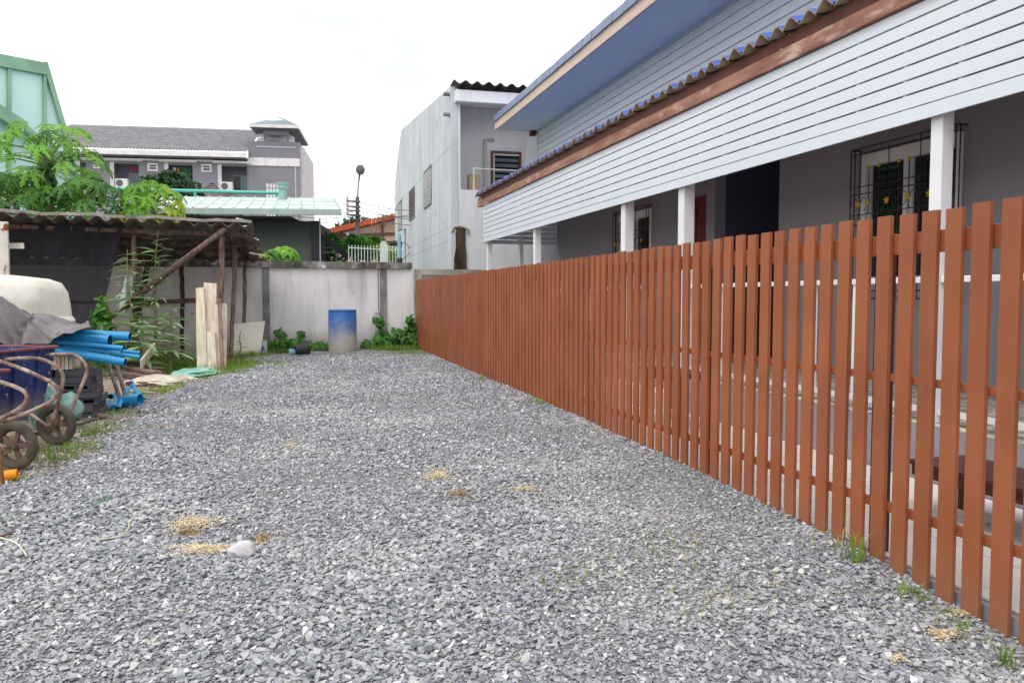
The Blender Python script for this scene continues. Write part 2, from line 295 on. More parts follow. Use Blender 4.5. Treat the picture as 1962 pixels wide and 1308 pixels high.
# ------------------------------------------------------------------ object helpers
WL = {}                                   # world location of every thing and part
def tag(o, label=None, cat=None, group=None, kind=None):
    for k, v in (('label', label), ('category', cat), ('group', group), ('kind', kind)):
        if v: o[k] = v
    return o
def thing(name, label, cat, loc, group=None):
    o = bpy.data.objects.new(name, None); COL.objects.link(o); o.location = loc; o.empty_display_size = .1
    WL[o.name] = Vector(loc); return tag(o, label, cat, group)
class MB:
    """collects faces in a frame's (or the world's) axes, then links them as one mesh object"""
    def __init__(s, fr=None): s.v = []; s.f = []; s.mi = []; s.fr = fr; s.m = 0
    def add(s, vs, fs):
        n = len(s.v); s.v += [tuple(q) for q in vs]; s.f += [tuple(n+i for i in q) for q in fs]; s.mi += [s.m]*len(fs); return s
    def box(s, x0, x1, y0, y1, z0, z1):
        return s.add([(x0, y0, z0), (x1, y0, z0), (x1, y1, z0), (x0, y1, z0), (x0, y0, z1), (x1, y0, z1), (x1, y1, z1), (x0, y1, z1)],
                     [(0, 3, 2, 1), (4, 5, 6, 7), (0, 1, 5, 4), (1, 2, 6, 5), (2, 3, 7, 6), (3, 0, 4, 7)])
    def bar(s, p, q, w, h, up=(0, 0, 1)):
        p, q = Vector(p), Vector(q); d = (q-p).normalized(); u = Vector(up)
        if abs(d.dot(u)) > .98: u = Vector((0, 1, 0))
        a = d.cross(u).normalized()*(w/2); b = a.cross(d).normalized()*(h/2)
        vs = [p-a-b, p+a-b, p+a+b, p-a+b, q-a-b, q+a-b, q+a+b, q-a+b]
        return s.add(vs, [(0, 3, 2, 1), (4, 5, 6, 7), (0, 1, 5, 4), (1, 2, 6, 5), (2, 3, 7, 6), (3, 0, 4, 7)])
    def tube(s, pts, r, n=8, caps=True):
        pts = [Vector(p) for p in pts]; rs = r if isinstance(r, (list, tuple)) else [r]*len(pts)
        vs = []; prev = None
        for i, p in enumerate(pts):
            d = (pts[min(i+1, len(pts)-1)] - pts[max(i-1, 0)]).normalized()
            if prev is None:
                a = d.orthogonal().normalized()
            else:
                a = prev - d*prev.dot(d); a.normalize()
            prev = a; b = d.cross(a)
            for k in range(n):
                t = 2*math.pi*k/n; vs.append(p + (a*math.cos(t) + b*math.sin(t))*rs[i])
        fs = []
        for i in range(len(pts)-1):
            for k in range(n):
                fs.append((i*n+k, i*n+(k+1) % n, (i+1)*n+(k+1) % n, (i+1)*n+k))
        if caps: fs += [tuple(range(n-1, -1, -1)), tuple(range((len(pts)-1)*n, len(pts)*n))]
        return s.add(vs, fs)
    def lathe(s, prof, n=24, c=(0, 0, 0), mtx=None, caps=False):
        vs = []
        for r, z in prof:
            for k in range(n):
                t = 2*math.pi*k/n; p = Vector((r*math.cos(t), r*math.sin(t), z))
                if mtx: p = mtx @ p
                vs.append(p + Vector(c))
        fs = [(i*n+k, i*n+(k+1) % n, (i+1)*n+(k+1) % n, (i+1)*n+k) for i in range(len(prof)-1) for k in range(n)]
        if caps: fs += [tuple(range(n-1, -1, -1)), tuple(range((len(prof)-1)*n, len(prof)*n))]
        return s.add(vs, fs)
    def prism(s, poly, a, b):
        """polygon poly = list of 3-vectors, extruded by vector b-a"""
        n = len(poly); d = Vector(b)-Vector(a)
        vs = [Vector(p) for p in poly] + [Vector(p)+d for p in poly]
        return s.add(vs, [tuple(range(n-1, -1, -1)), tuple(range(n, 2*n))] + [(i, (i+1) % n, n+(i+1) % n, n+i) for i in range(n)])
    def grid(s, nu, nv, fn, thick=None):
        vs = [Vector(fn(i/(nu-1), j/(nv-1))) for j in range(nv) for i in range(nu)]
        fs = [(j*nu+i, j*nu+i+1, (j+1)*nu+i+1, (j+1)*nu+i) for j in range(nv-1) for i in range(nu-1)]
        if thick:
            t = Vector(thick); k = len(vs); vs2 = vs + [p+t for p in vs]
            f2 = fs + [tuple(k+i for i in reversed(f)) for f in fs]
            rim = [(i, 0) for i in range(nu)] + [(nu-1, j) for j in range(1, nv)] + [(i, nv-1) for i in range(nu-2, -1, -1)] + [(0, j) for j in range(nv-2, 0, -1)]
            idx = [j*nu+i for i, j in rim]
            for a, b in zip(idx, idx[1:]+idx[:1]): f2.append((b, a, k+a, k+b))
            return s.add(vs2, f2)
        return s.add(vs, fs)
    def build(s, name, m, parent=None, smooth=False, bevel=0, fix=True, label=None):
        vs = [s.fr.w(*p) for p in s.v] if s.fr else [Vector(p) for p in s.v]
        lo = Vector((min(p.x for p in vs), min(p.y for p in vs), min(p.z for p in vs))); hi = Vector((max(p.x for p in vs), max(p.y for p in vs), max(p.z for p in vs)))
        c = (lo+hi)/2
        if parent is None: c.z = lo.z
        me = bpy.data.meshes.new(name); me.from_pydata([p-c for p in vs], [], s.f)
        ml = m if isinstance(m, (list, tuple)) else [m]
        for q in ml: me.materials.append(MATS[q])
        if len(ml) > 1: me.polygons.foreach_set('material_index', s.mi)
        if fix or bevel:
            bm = bmesh.new(); bm.from_mesh(me)
            if fix: bmesh.ops.recalc_face_normals(bm, faces=bm.faces)
            if bevel: bmesh.ops.bevel(bm, geom=bm.edges[:], offset=bevel, segments=1, affect='EDGES')
            bm.to_mesh(me); bm.free()
        if smooth:
            me.polygons.foreach_set('use_smooth', [True]*len(me.polygons))
            try: me.set_sharp_from_angle(angle=R(42))
            except Exception: pass
        return put(name, me, c, parent, label)
def put(name, me, wloc, parent=None, label=None, rot=None, scale=None):
    o = bpy.data.objects.new(name, me); COL.objects.link(o)
    wloc = Vector(wloc)
    if parent is not None:
        o.parent = parent; o.location = wloc - WL[parent.name]
    else: o.location = wloc
    if rot is not None: o.rotation_euler = rot
    if scale is not None: o.scale = scale if hasattr(scale, '__len__') else (scale,)*3
    WL[o.name] = wloc
    if label: o['label'] = label
    return o
def meshof(mb, name, m, smooth=False, bevel=0):
    me = bpy.data.meshes.new(name); me.from_pydata([tuple(p) for p in mb.v], [], mb.f)
    for q in (m if isinstance(m, (list, tuple)) else [m]): me.materials.append(MATS[q])
    if isinstance(m, (list, tuple)): me.polygons.foreach_set('material_index', mb.mi)
    if bevel:
        bm = bmesh.new(); bm.from_mesh(me); bmesh.ops.bevel(bm, geom=bm.edges[:], offset=bevel, segments=1, affect='EDGES'); bm.to_mesh(me); bm.free()
    if smooth: me.polygons.foreach_set('use_smooth', [True]*len(me.polygons))
    return me
def single(mb, name, m, label, cat, group=None, **kw):
    return tag(mb.build(name, m, None, **kw), label, cat, group)
def smoothpts(pts, n=6):
    """Catmull-Rom through points"""
    P = [Vector(p) for p in pts]; out = []
    for i in range(len(P)-1):
        a, b, c, d = P[max(i-1, 0)], P[i], P[i+1], P[min(i+2, len(P)-1)]
        for k in range(n):
            t = k/n; out.append(.5*((2*b) + (c-a)*t + (2*a-5*b+4*c-d)*t*t + (-a+3*b-3*c+d)*t**3))
    return out + [P[-1]]

# ------------------------------------------------------------------ ground
def gprof(y): return np.interp(y, [-6, 1.9, 2.45, 3.3, 5, 8, 11, 18], [-.05, -.02, 0, .09, .15, .195, .212, .232])
def bumps(x, y):
    return (.016*np.sin(1.7*x+.6*y+1)*np.sin(1.3*y-.8*x) + .011*np.sin(3.9*x-2.1*y)*np.sin(3.1*y+1.9*x+2) + .006*np.sin(8.3*x+3*y)*np.sin(7.1*y-5*x+1)
            + .055*np.exp(-((x+.12)**2+(y-3.72)**2)/.10) + .035*np.exp(-((x+.75)**2+(y-3.9)**2)/.09) - .03*np.exp(-((x+.4)**2+(y-4.35)**2)/.06)
            + .04*np.exp(-((x-.2)**2/.5+(y-9.4)**2/.4)))
def gz(x, y):
    x = np.asarray(x, float); y = np.asarray(y, float)
    fade = np.clip((2.8-x)/.5, 0, 1)
    return gprof(y) + bumps(x, y)*fade
def soilz(x, y):
    x = np.asarray(x, float); y = np.asarray(y, float)
    k = np.clip((-x-.6)/1.2, 0, 1)*np.clip((y-8.5)/4, 0, 1)
    under = np.clip((x-edge_x(y)-.05)/.25, 0, 1)
    return gprof(y) - .012 - .12*under - .11*k + .012*np.sin(2.3*x+y)*np.sin(1.9*y-x) + .006*np.sin(6*x+2*y)*np.sin(5*y)
def edge_x(y):      # left edge of the gravel
    y = np.asarray(y, float)
    return np.interp(y, [-6, 4.5, 5.6, 6.6, 7.5, 8.6, 9.3, 10.6, 11.8, 13.2, 14.4, 15.4, 16.3, 17.2, 18.], [-2.4, -1.85, -1.74, -1.56, -1.42, -1.47, -1.55, -1.42, -1.25, -.72, -.55, -.75, -.45, .1, .3]) + .07*np.sin(3.1*y) + .04*np.sin(7.3*y+1)
def ground_grid(name, x0, x1, y0, y1, nx, ny, zf, m, keep=None):
    xs, ys = np.meshgrid(np.linspace(x0, x1, nx), np.linspace(y0, y1, ny)); zs = zf(xs, ys)
    vs = np.stack([xs, ys, zs], -1).reshape(-1, 3)
    q = np.arange(nx*ny).reshape(ny, nx); fs = np.stack([q[:-1, :-1], q[:-1, 1:], q[1:, 1:], q[1:, :-1]], -1).reshape(-1, 4)
    if keep is not None:
        cxy = vs[fs].mean(1); fs = fs[keep(cxy[:, 0], cxy[:, 1])]
    me = bpy.data.meshes.new(name); me.from_pydata(vs.tolist(), [], fs.tolist()); me.materials.append(MATS[m])
    me.polygons.foreach_set('use_smooth', [True]*len(me.polygons))
    o = bpy.data.objects.new(name, me); COL.objects.link(o); o['kind'] = 'structure'; return o
g = MB(); g.add([(-700, -700, -.14), (700, -700, -.14), (700, 700, -.14), (-700, 700, -.14)], [(0, 1, 2, 3)])
tag(g.build('ground', 'far_ground'), kind='structure')
ground_grid('soil', -14, 2.84, -6, 17.9, 150, 200, soilz, 'soil')
ground_grid('gravel_bed', -2.6, 2.84, -6, 17.9, 90, 330, lambda x, y: gz(x, y)+.004, 'gravel_base', keep=lambda x, y: x > edge_x(y)-.02)

# paved strip behind the fence, with real pavers
t = MB(); t.box(2.86, 4.31, -2, 18, -.1, .085)
pave = tag(t.build('pavement', 'slab_concrete'), kind='structure'); WL[pave.name] = pave.location.copy()
pm = MB(); pm.box(-.235, .235, -.19, .19, 0, .016); pme = meshof(pm, 'paver', 'paver', bevel=.004)
for i in range(3):
    for j in range(46):
        put('paver', pme, (3.13+i*.482, .6+j*.388 + (.19 if i % 2 else 0), .0855), pave)

# ------------------------------------------------------------------ gravel stones (countless: one object, instanced)
def stone_protos():
    col = bpy.data.collections.new('slate_chips')
    r = random.Random(3)
    for k in range(16):
        bm = bmesh.new(); sx, sy, sz = r.uniform(.48, .72), r.uniform(.3, .5), r.uniform(.10, .24)
        for q in range(r.randint(9, 12)):          # broken slate: the hull of a few random corners, flat and sharp edged
            a = r.uniform(0, 6.283); f = r.uniform(.75, 1.1); z = r.choice((-1, 1))*r.uniform(.55, 1)
            bm.verts.new((sx*f*math.cos(a)*r.uniform(.8, 1), sy*f*math.sin(a), sz*z*(1-.3*r.random())))
        bmesh.ops.convex_hull(bm, input=bm.verts[:])
        bmesh.ops.delete(bm, geom=[v for v in bm.verts if not v.link_faces], context='VERTS')
        bmesh.ops.recalc_face_normals(bm, faces=bm.faces)
        me = bpy.data.meshes.new('slate_chip'); bm.to_mesh(me); bm.free(); me.materials.append(MATS['slate_chip'])
        o = bpy.data.objects.new('slate_chip', me); col.objects.link(o)
    return col
def scatter(name, pts, rot, scl, idx, col):
    me = bpy.data.meshes.new(name); me.vertices.add(len(pts)); me.vertices.foreach_set('co', pts.astype(np.float32).ravel())
    a = me.attributes.new('rot', 'FLOAT_VECTOR', 'POINT'); a.data.foreach_set('vector', rot.astype(np.float32).ravel())
    a = me.attributes.new('scl', 'FLOAT_VECTOR', 'POINT'); a.data.foreach_set('vector', scl.astype(np.float32).ravel())
    a = me.attributes.new('idx', 'INT', 'POINT'); a.data.foreach_set('value', idx.astype(np.int32))
    o = bpy.data.objects.new(name, me); COL.objects.link(o)
    ng = bpy.data.node_groups.new(name, 'GeometryNodeTree')
    ng.interface.new_socket('Geometry', in_out='INPUT', socket_type='NodeSocketGeometry'); ng.interface.new_socket('Geometry', in_out='OUTPUT', socket_type='NodeSocketGeometry')
    gi = N(ng, 'NodeGroupInput'); go = N(ng, 'NodeGroupOutput'); ci = N(ng, 'GeometryNodeCollectionInfo'); ci.inputs['Collection'].default_value = col
    ci.inputs['Separate Children'].default_value = True; ci.inputs['Reset Children'].default_value = True
    ip = N(ng, 'GeometryNodeInstanceOnPoints'); ip.inputs['Pick Instance'].default_value = True
    def attr(nm, ty):
        q = N(ng, 'GeometryNodeInputNamedAttribute', data_type=ty); q.inputs['Name'].default_value = nm; return q.outputs['Attribute']
    ng.links.new(gi.outputs[0], ip.inputs['Points']); ng.links.new(ci.outputs[0], ip.inputs['Instance'])
    ng.links.new(attr('idx', 'INT'), ip.inputs['Instance Index'])
    e2r = N(ng, 'FunctionNodeEulerToRotation'); ng.links.new(attr('rot', 'FLOAT_VECTOR'), e2r.inputs[0]); ng.links.new(e2r.outputs[0], ip.inputs['Rotation'])
    ng.links.new(attr('scl', 'FLOAT_VECTOR'), ip.inputs['Scale']); ng.links.new(ip.outputs[0], go.inputs[0])
    md = o.modifiers.new('scatter', 'NODES'); md.node_group = ng
    return o
def gravel():
    P = []; S = []
    for y0, y1, dens, s0, s1 in ((1.2, 4.5, 9500, .008, .046), (4.5, 8, 6500, .010, .046), (8, 12, 3400, .015, .048), (12, 17.6, 1900, .022, .055)):
        A = (2.85+2.6)*(y1-y0); n = int(A*dens)
        x = np.random.uniform(-2.6, 2.85, n); y = np.random.uniform(y0, y1, n)
        k = (x > edge_x(y) + np.random.normal(0, .05, n)) & ((x - .08) < 1.0*y+1.6)
        k &= x > -1.02*y*.36-1.2
        x, y = x[k], y[k]
        big = .5+.5*np.sin(1.9*x+1.1*y+2*np.sin(.9*y))*np.sin(1.3*y-.9*x+1)       # coarser and finer patches
        s = (s0 + (s1-s0)*np.random.beta(1.1, 3.4, len(x)))*(.78+.42*big)
        kk = np.random.rand(len(x)) < .62+.38*big; x, y, s = x[kk], y[kk], s[kk]
        P.append(np.stack([x, y, gz(x, y)+.004+s*np.random.uniform(.0, .42, len(x))], -1)); S.append(s)
    # stragglers on the soil along the edge
    y = np.random.uniform(4, 17, 5000); x = edge_x(y) - np.abs(np.random.normal(0, .28, 5000)); s = np.random.uniform(.012, .035, 5000)
    P.append(np.stack([x, y, soilz(x, y)+s*.15], -1)); S.append(s)
    P = np.concatenate(P); S = np.concatenate(S); n = len(S)
    rot = np.stack([np.random.normal(0, .27, n), np.random.normal(0, .27, n), np.random.uniform(0, 6.283, n)], -1)
    scl = S[:, None]*np.stack([np.random.uniform(.8, 1.35, n), np.random.uniform(.75, 1.2, n), np.random.uniform(.8, 1.3, n)], -1)
    o = scatter('gravel', P, rot, scl, np.random.randint(0, 16, n), stone_protos()); o['kind'] = 'stuff'
    o['label'] = 'loose grey slate gravel covering the yard'; o['category'] = 'gravel'
    return n
gravel()

# ------------------------------------------------------------------ picket fence
XF = 2.818
fence = thing('picket_fence', 'long brown picket fence between the gravel yard and the house', 'fence', (XF, 9, 0))
def picket_mesh(k):
    mb = MB(); h = 1.0
    mb.box(0, .02, -.052, .052, 0, h); return mb
posts = [1.50, 3.298, 5.03, 7.0, 8.9, 10.82, 12.75, 14.65, 16.5, 17.72]
y = 1.66; ys = []
while y < 17.72:
    ys.append(y); y += .1415
gapy = [3.298]
for i, yy in enumerate(ys):
    z0 = float(gprof(yy)) - (.045 if yy > 3.3 else .02); z1 = 1.797 + rng.uniform(-.006, .006)
    mb = MB(); mb.box(0, .02, -.0442, .0442, 0, z1-z0)
    for zn in (1.655, 1.006, .364):
        for yn in (-.018, .02): 
            if rng.random() < .4: mb.lathe([(.0032, -.001), (.0026, .0005), (0, .0007)], 6, (0, yn+rng.uniform(-.006, .006), zn-z0+rng.uniform(-.012, .012)), Matrix.Rotation(-math.pi/2, 3, 'Y'))
    mb.mi = [0]*6+[1]*(len(mb.f)-6)
    me = meshof(mb, 'picket', ['picket_paint', 'nail'])
    put('picket', me, (XF+rng.uniform(-.0015, .0015), yy-(.0 if yy > 3.298 else .006), z0), fence, rot=(rng.uniform(-.0018, .0018), rng.uniform(-.002, .002), rng.uniform(-.01, .01)))
for a, b in zip(posts[:-1], posts[1:]):
    for z0, z1 in ((1.607, 1.706), (.988, 1.024), (.343, .385)):
        t = MB(); t.box(XF+.024, XF+.056, a+.003, b-.003, z0, z1); t.build('rail', 'picket_paint', fence, bevel=.002)
for p in posts[:-1]:
    t = MB(); t.box(XF+.06, XF+.13, p-.035, p+.035, .02, 1.72); t.build('post', 'post_paint', fence, bevel=.003)
t = MB(); t.box(XF+.058, XF+.1, 1.4, 17.7, -.1, .06); t.build('base_board', 'post_paint', fence)

# ------------------------------------------------------------------ house with verandah
XS, XW, ZT = 4.342, 6.093, .512
Y0, Y1 = -3.0, 17.45
house = thing('house', 'long grey verandah house with blue tiled roof and white slatted fascia', 'house', (5.5, 8, 0))
t = MB(); t.box(XS, 12, Y0, Y1, -.1, ZT-.02); t.build('terrace_slab', 'slab_concrete', house)
tm = MB(); tm.box(-.144, .144, -.144, .144, 0, .018); tme = meshof(tm, 'floor_tile', 'terrace_tile', bevel=.003)
for i in range(6):
    for j in range(46):
        put('floor_tile', tme, (XS+.15+i*.29, 1.2+j*.29, ZT-.019), house)
# walls: long wall with a door recess between Y 8.8 and 10.38
def wall(y0, y1, x=XW, z0=ZT, z1=5.62, d=.18, name='wall', m='house_wall'):
    t = MB(); t.box(x, x+d, y0, y1, z0, z1); return t.build(name, m, house)
def wall_holes(y0, y1, z0, z1, holes, x=XW, d=.18):
    t = MB(); yc = y0
    for a, b, c, e in sorted(holes):
        t.box(x, x+d, yc, a, z0, z1); t.box(x, x+d, a, b, z0, c); t.box(x, x+d, a, b, e, z1); yc = b
    t.box(x, x+d, yc, y1, z0, z1); return t.build('wall', 'house_wall', house)
W1 = (5.95, 7.27, 1.55, 2.95); W2 = (12.45, 13.80, 1.55, 2.95)
wall_holes(Y0, 8.80, ZT, 3.9, [W1])
wall_holes(10.38, 18.69, ZT, 3.9, [W2, (10.62, 11.42, ZT+.01, 2.98)])
t = MB(); t.box(XW+.16, XW+1.6, 8.62, 8.80, ZT, 3.9); t.box(XW+.18, XW+1.6, 10.38, 10.56, ZT, 3.9); t.box(XW+1.5, XW+1.68, 8.8, 10.38, ZT, 3.9); t.build('recess_wall', 'recess_dark', house)
t = MB(); t.box(XW+.185, 12, 18.51, 18.69, ZT, 5.6); t.build('end_wall', 'house_wall', house)
t = MB(); t.box(XW+.08, XW+.12, 10.64, 11.40, ZT+.01, 2.96); d = t.build('door', 'door_red', house, bevel=.004)
for z0, z1 in ((.75, 1.45), (1.6, 2.2), (2.3, 2.8)):
    for a, b in ((10.72, 10.99), (11.05, 11.32)):
        t = MB(); t.box(XW+.066, XW+.081, a, b, z0, z1); t.build('door_panel', 'door_red', d, bevel=.005)
# upper siding, board by board, over a backing
t = MB(); t.box(XW+.03, XW+.18, Y0, 18.69, 3.9, 5.66); t.build('gable_backing', 'house_wall', house)
z = 3.93; k = 0
while z < 5.55:
    for a, b in ((Y0, 3.1), (3.1, 8.9), (8.9, 14.2), (14.2, 18.88)):
        t = MB(); zz = min(z+.143, 5.572); t.prism([(XW-.012, a+.001, z), (XW+.028, a+.001, z), (XW+.028, a+.001, zz), (XW+.012, a+.001, zz)], (0, a, 0), (0, b-.002, 0))
        t.build('siding_board', 'siding', house)
    z += .145
t = MB(); t.box(XW-.02, XW+.028, 18.885, 18.92, 3.9, 5.57); t.build('corner_trim', 'siding', house)
# upper roof: soffit, beige barge board, verge tiles, bracket
t = MB(); t.box(5.085, XW+.4, Y0, 19.15, 5.574, 5.60); t.build('soffit', 'soffit', house)
t = MB(); t.prism([(5.06, Y0, 5.60), (12.0, Y0, 6.9), (12.0, Y0, 7.0), (5.06, Y0, 5.76)], (0, Y0, 0), (0, 19.16, 0)); t.build('upper_roof', 'blue_tile', house)
t = MB(); t.box(5.045, 5.083, Y0, 19.17, 5.565, 5.765); t.box(5.083, XW+.4, 19.152, 19.185, 5.585, 5.74); t.build('barge_board', 'beige_board', house, bevel=.004)
vm = MB(); vm.prism([(0, 0, 0), (.022, 0, 0), (.03, 0, .14), (.32, 0, .2), (.32, 0, .215), (.012, 0, .155)], (0, -.212, 0), (0, .212, 0))
for p in range(len(vm.v)): vm.v[p] = (vm.v[p][0], vm.v[p][1]-.212, vm.v[p][2])
vme = meshof(vm, 'verge_tile', 'verge_blue')
yy = 18.97; 
while yy > 1.5:
    put('verge_tile', vme, (5.005, yy, 5.752+rng.uniform(-.004, .004)), house, rot=(0, rng.uniform(-.03, .03), rng.uniform(-.012, .012))); yy -= .44
t = MB(); t.box(XW-.16, XW-.014, 18.93, 19.12, 5.46, 5.572); t.build('bracket', 'dark_brown', house)
# verandah roof: wave tiles, each column its own piece
def wave_tile():
    mb = MB(); pr = []
    n = 14
    for i in range(n+1):
        u = i/n; w = -.111+.238*u
        zz = .074*(.5+.5*math.cos(2*math.pi*(w/.222)))**.8
        pr.append((w, zz))
    L_ = 1.88; s_ = math.tan(R(13))
    for th, off in ((0, 0),):
        pass
    vs = []
    for (w, zz) in pr: vs += [(0, w, zz+.016), (L_, w, zz+.016+L_*s_), (0, w, zz), (L_, w, zz+L_*s_)]
    fs = []; mi = []
    for i in range(n):
        a = 4*i; b = a+4
        fs += [(a, a+1, b+1, b), (a+2, b+2, b+3, a+3), (a, b, b+2, a+2), (a+1, a+3, b+3, b+1)]; mi += [0, 1, 1, 1]
    mb.add(vs, fs); mb.mi = mi
    me = bpy.data.meshes.new('wave_tile'); me.from_pydata(mb.v, [], mb.f); me.materials.append(MATS['blue_tile']); me.materials.append(MATS['tile_belly'])
    me.polygons.foreach_set('material_index', mi)
    me.polygons.foreach_set('use_smooth', [i % 4 < 2 for i in range(len(me.polygons))])
    return me
wme = wave_tile(); yy = 17.75; k = 0
while yy > 1.0:
    put('wave_tile', wme, (4.235-(.015 if k % 2 else 0), yy, 3.722+(.010 if k % 2 else 0)+rng.uniform(-.002, .002)), house); yy -= .222; k += 1
wm2 = MB(); wm2.box(4.17, XW-.02, Y0, 1.0, 3.7, 3.72); 
# eave boards
t = MB(); t.box(4.325, 4.365, Y0, 17.86, 3.59, 3.735); t.build('eave_board', 'dark_brown', house)
t = MB(); t.box(4.285, 4.322, Y0, 17.86, 3.487, 3.612); t.build('fascia_board', 'brown_board', house, bevel=.003)
t = MB(); t.box(4.303, 4.37, 17.52, 17.865, 3.49, 3.70); t.build('fascia_end', 'brown_board', house)
# unseen ceiling closing the verandah, put in to darken the porch
t = MB(); t.box(4.41, XW-.03, Y0, Y1, 3.55, 3.57); t.build('verandah_ceiling', 'house_wall', house)
t = MB(); t.prism([(4.25, Y0, 3.70), (XW-.02, Y0, 4.13), (XW-.02, Y0, 4.15), (4.25, Y0, 3.72)], (0, Y0, 0), (0, 1.0, 0)); t.build('roof_sheet', 'blue_tile', house)
# slats: 8 courses, jointed
zb = 2.655; ph = .1045
for c in range(8):
    cuts = [Y0, 1.35+.49*(c % 2), 4.277+.98*((c*2) % 3), 8.2+.49*(c % 3), 12.6-.49*(c % 2), Y1]
    for a, b in zip(cuts[:-1], cuts[1:]):
        t = MB(); hgt = .0915 if c else .097
        t.box(XS-.014, XS+.001, a+.0003, b-.0003, zb+c*ph, zb+c*ph+hgt); t.build('slat', 'white_paint', house, bevel=.002)
yy = 1.33
while yy < 17.3:
    t = MB(); t.box(XS+.003, XS+.042, yy-.019, yy+.019, zb+.01, 3.486); t.build('slat_stud', 'white_trim', house); yy += .4925
for c in range(8):
    t = MB(); t.box(XS+.02, XW-.02, Y1-.014, Y1, zb+c*ph-.03, zb+c*ph+.058); t.build('slat', 'white_paint', house)
t = MB(); t.box(XS+.003, XS+.05, Y0, Y1-.02, 3.4, 3.486); t.build('head_beam', 'white_trim', house)
# posts
for py, w in ((.75, .1), (4.52, .105), (8.22, .14), (9.85, .135), (13.82, .12), (17.36, .11)):
    t = MB(); t.box(XS+.045, XS+.045+w, py-w/2, py+w/2, ZT, 3.42); t.build('post', 'white_trim', house, bevel=.006)
t = MB(); t.box(5.15, 5.24, 17.3, 17.39, ZT, 3.5); t.build('post', 'white_trim', house, bevel=.006)
# railing between posts (open at the steps)
for a, b in ((.81, 4.46), (4.58, 8.14), (9.93, 13.75), (13.89, 17.29)):
    r_ = MB(); r_.box(XS+.06, XS+.12, a, b, 1.505, 1.548); rail = r_.build('railing', 'white_trim', house, bevel=.004)
    t = MB(); t.box(XS+.07, XS+.11, a, b, ZT+.06, ZT+.10); t.build('bottom_rail', 'white_trim', rail)
    n = int((b-a)/.46); st = (b-a)/n
    for i in range(n):
        t = MB(); q = a+st*(i+.5); t.box(XS+.075, XS+.105, q-.016, q+.016, ZT+.10, 1.505); t.build('baluster', 'white_trim', rail)
# steps
for i, (x0, z1) in enumerate(((XS-.3, .3),)):
    t = MB(); t.box(x0, XS-.002, 8.32, 9.7, .10, z1); t.build('step', 'paver', house, bevel=.01)
# windows with grilles
def window(y0, y1, z0, z1):
    e = MB(); x = XW-.03
    e.box(x, XW+.12, y0, y0+.07, z0, z1); e.box(x, XW+.12, y1-.07, y1, z0, z1); e.box(x, XW+.12, y0+.07, y1-.07, z0, z0+.07); e.box(x, XW+.12, y0+.07, y1-.07, z1-.13, z1)
    ym = (y0+y1)/2+.03; e.box(x+.01, XW+.10, ym-.03, ym+.03, z0+.07, z1-.13)
    win = e.build('window', 'white_trim', house, bevel=.004)
    for a, b in ((y0+.07, ym-.03), (ym+.03, y1-.07)):
        t = MB(); t.box(XW+.05, XW+.056, a, b, z0+.07, z1-.13); t.build('pane', 'glass_dark', win)
        t = MB()
        for q in (a+.012, b-.012): t.box(XW+.02, XW+.049, q-.011, q+.011, z0+.075, z1-.135)
        t.build('sash', 'white_trim', win)
    # grille: a box cage of bars standing off the wall
    xg = XW-.13; G = MB(); y0g, y1g, z0g, z1g = y0-.04, y1+.04, z0-.16, z1+.05; r = .0075
    for q in (y0g, y1g):
        G.tube([(xg, q, z0g), (xg, q, z1g)], r, 6); G.tube([(xg+.05, q, z0g), (xg+.05, q, z1g)], r, 6)
        for zz in (z0g, z1g, (z0g+z1g)/2): G.tube([(xg, q, zz), (XW, q, zz)], r, 6)
    for zz in (z0g, z0g+.08, z1g, z1g-.06): G.tube([(xg, y0g, zz), (xg, y1g, zz)], r, 6)
    zl, zu = z0+.74, z0+.96
    for zz in (zl, zu, z1-.36): G.tube([(xg, y0g, zz), (xg, y1g, zz)], r*.8, 6)
    n = 10
    for i in range(1, n):
        q = y0g+(y1g-y0g)*i/n
        top = z1-.19 if i % 3 else z1g
        G.tube([(xg, q, zl), (xg, q, top)], r*.8, 6)
        if i % 2: G.tube([(xg, q, z0g), (xg, q, zl)], r*.8, 6)
    for i in range(n):          # scrolls along the lower band
        q = y0g+(y1g-y0g)*(i+.5)/n; rr = (y1g-y0g)/n*.42
        G.tube([(xg-.004, q+.8*rr*math.cos(a), (zl+zu)/2+rr*1.2*math.sin(a)) for a in [k*math.pi/6 for k in range(0, 10)]], r*.6, 5)
    gr = G.build('window_grille', 'grille', win)
    for i in range(1, n):
        q = y0g+(y1g-y0g)*i/n
        if i % 3:
            t = MB(); t.lathe([(0, -.02), (.014, -.014), (.02, 0), (.014, .014), (0, .02)], 8, (xg, q, z1-.17)); put_o = t.build('knob', 'yellow_paint', win)
        if i % 2 == 0 or i in (1, 9):
            F = MB()
            for k in range(6):
                a = k*math.pi/3+.3; c = Vector((xg-.014, q, (zl+zu)/2)); ax = Vector((0, math.cos(a), math.sin(a))); sd_ = Vector((0, -math.sin(a), math.cos(a)))
                F.add([c, c+ax*.02+sd_*.012, c+ax*.045+Vector((-.012, 0, 0)), c+ax*.02-sd_*.012], [(0, 1, 2, 3)])
            F.build('metal_flower', 'yellow_paint', win, fix=False)
    return win
window(*W1); window(*W2)
for w in (W1, W2):
    t = MB(); t.box(XW+.5, XW+.55, w[0]-.4, w[1]+.4, w[2]-.4, w[3]+.4); t.build('room_backing', 'post_paint', house)
    for i in range(12):
        t = MB(); zz = w[2]+.18+i*.09; t.bar((XW+.12, w[0]+.1, zz), (XW+.12, w[1]-.1, zz), .035, .004); t.build('blind_slat', 'post_paint', house)
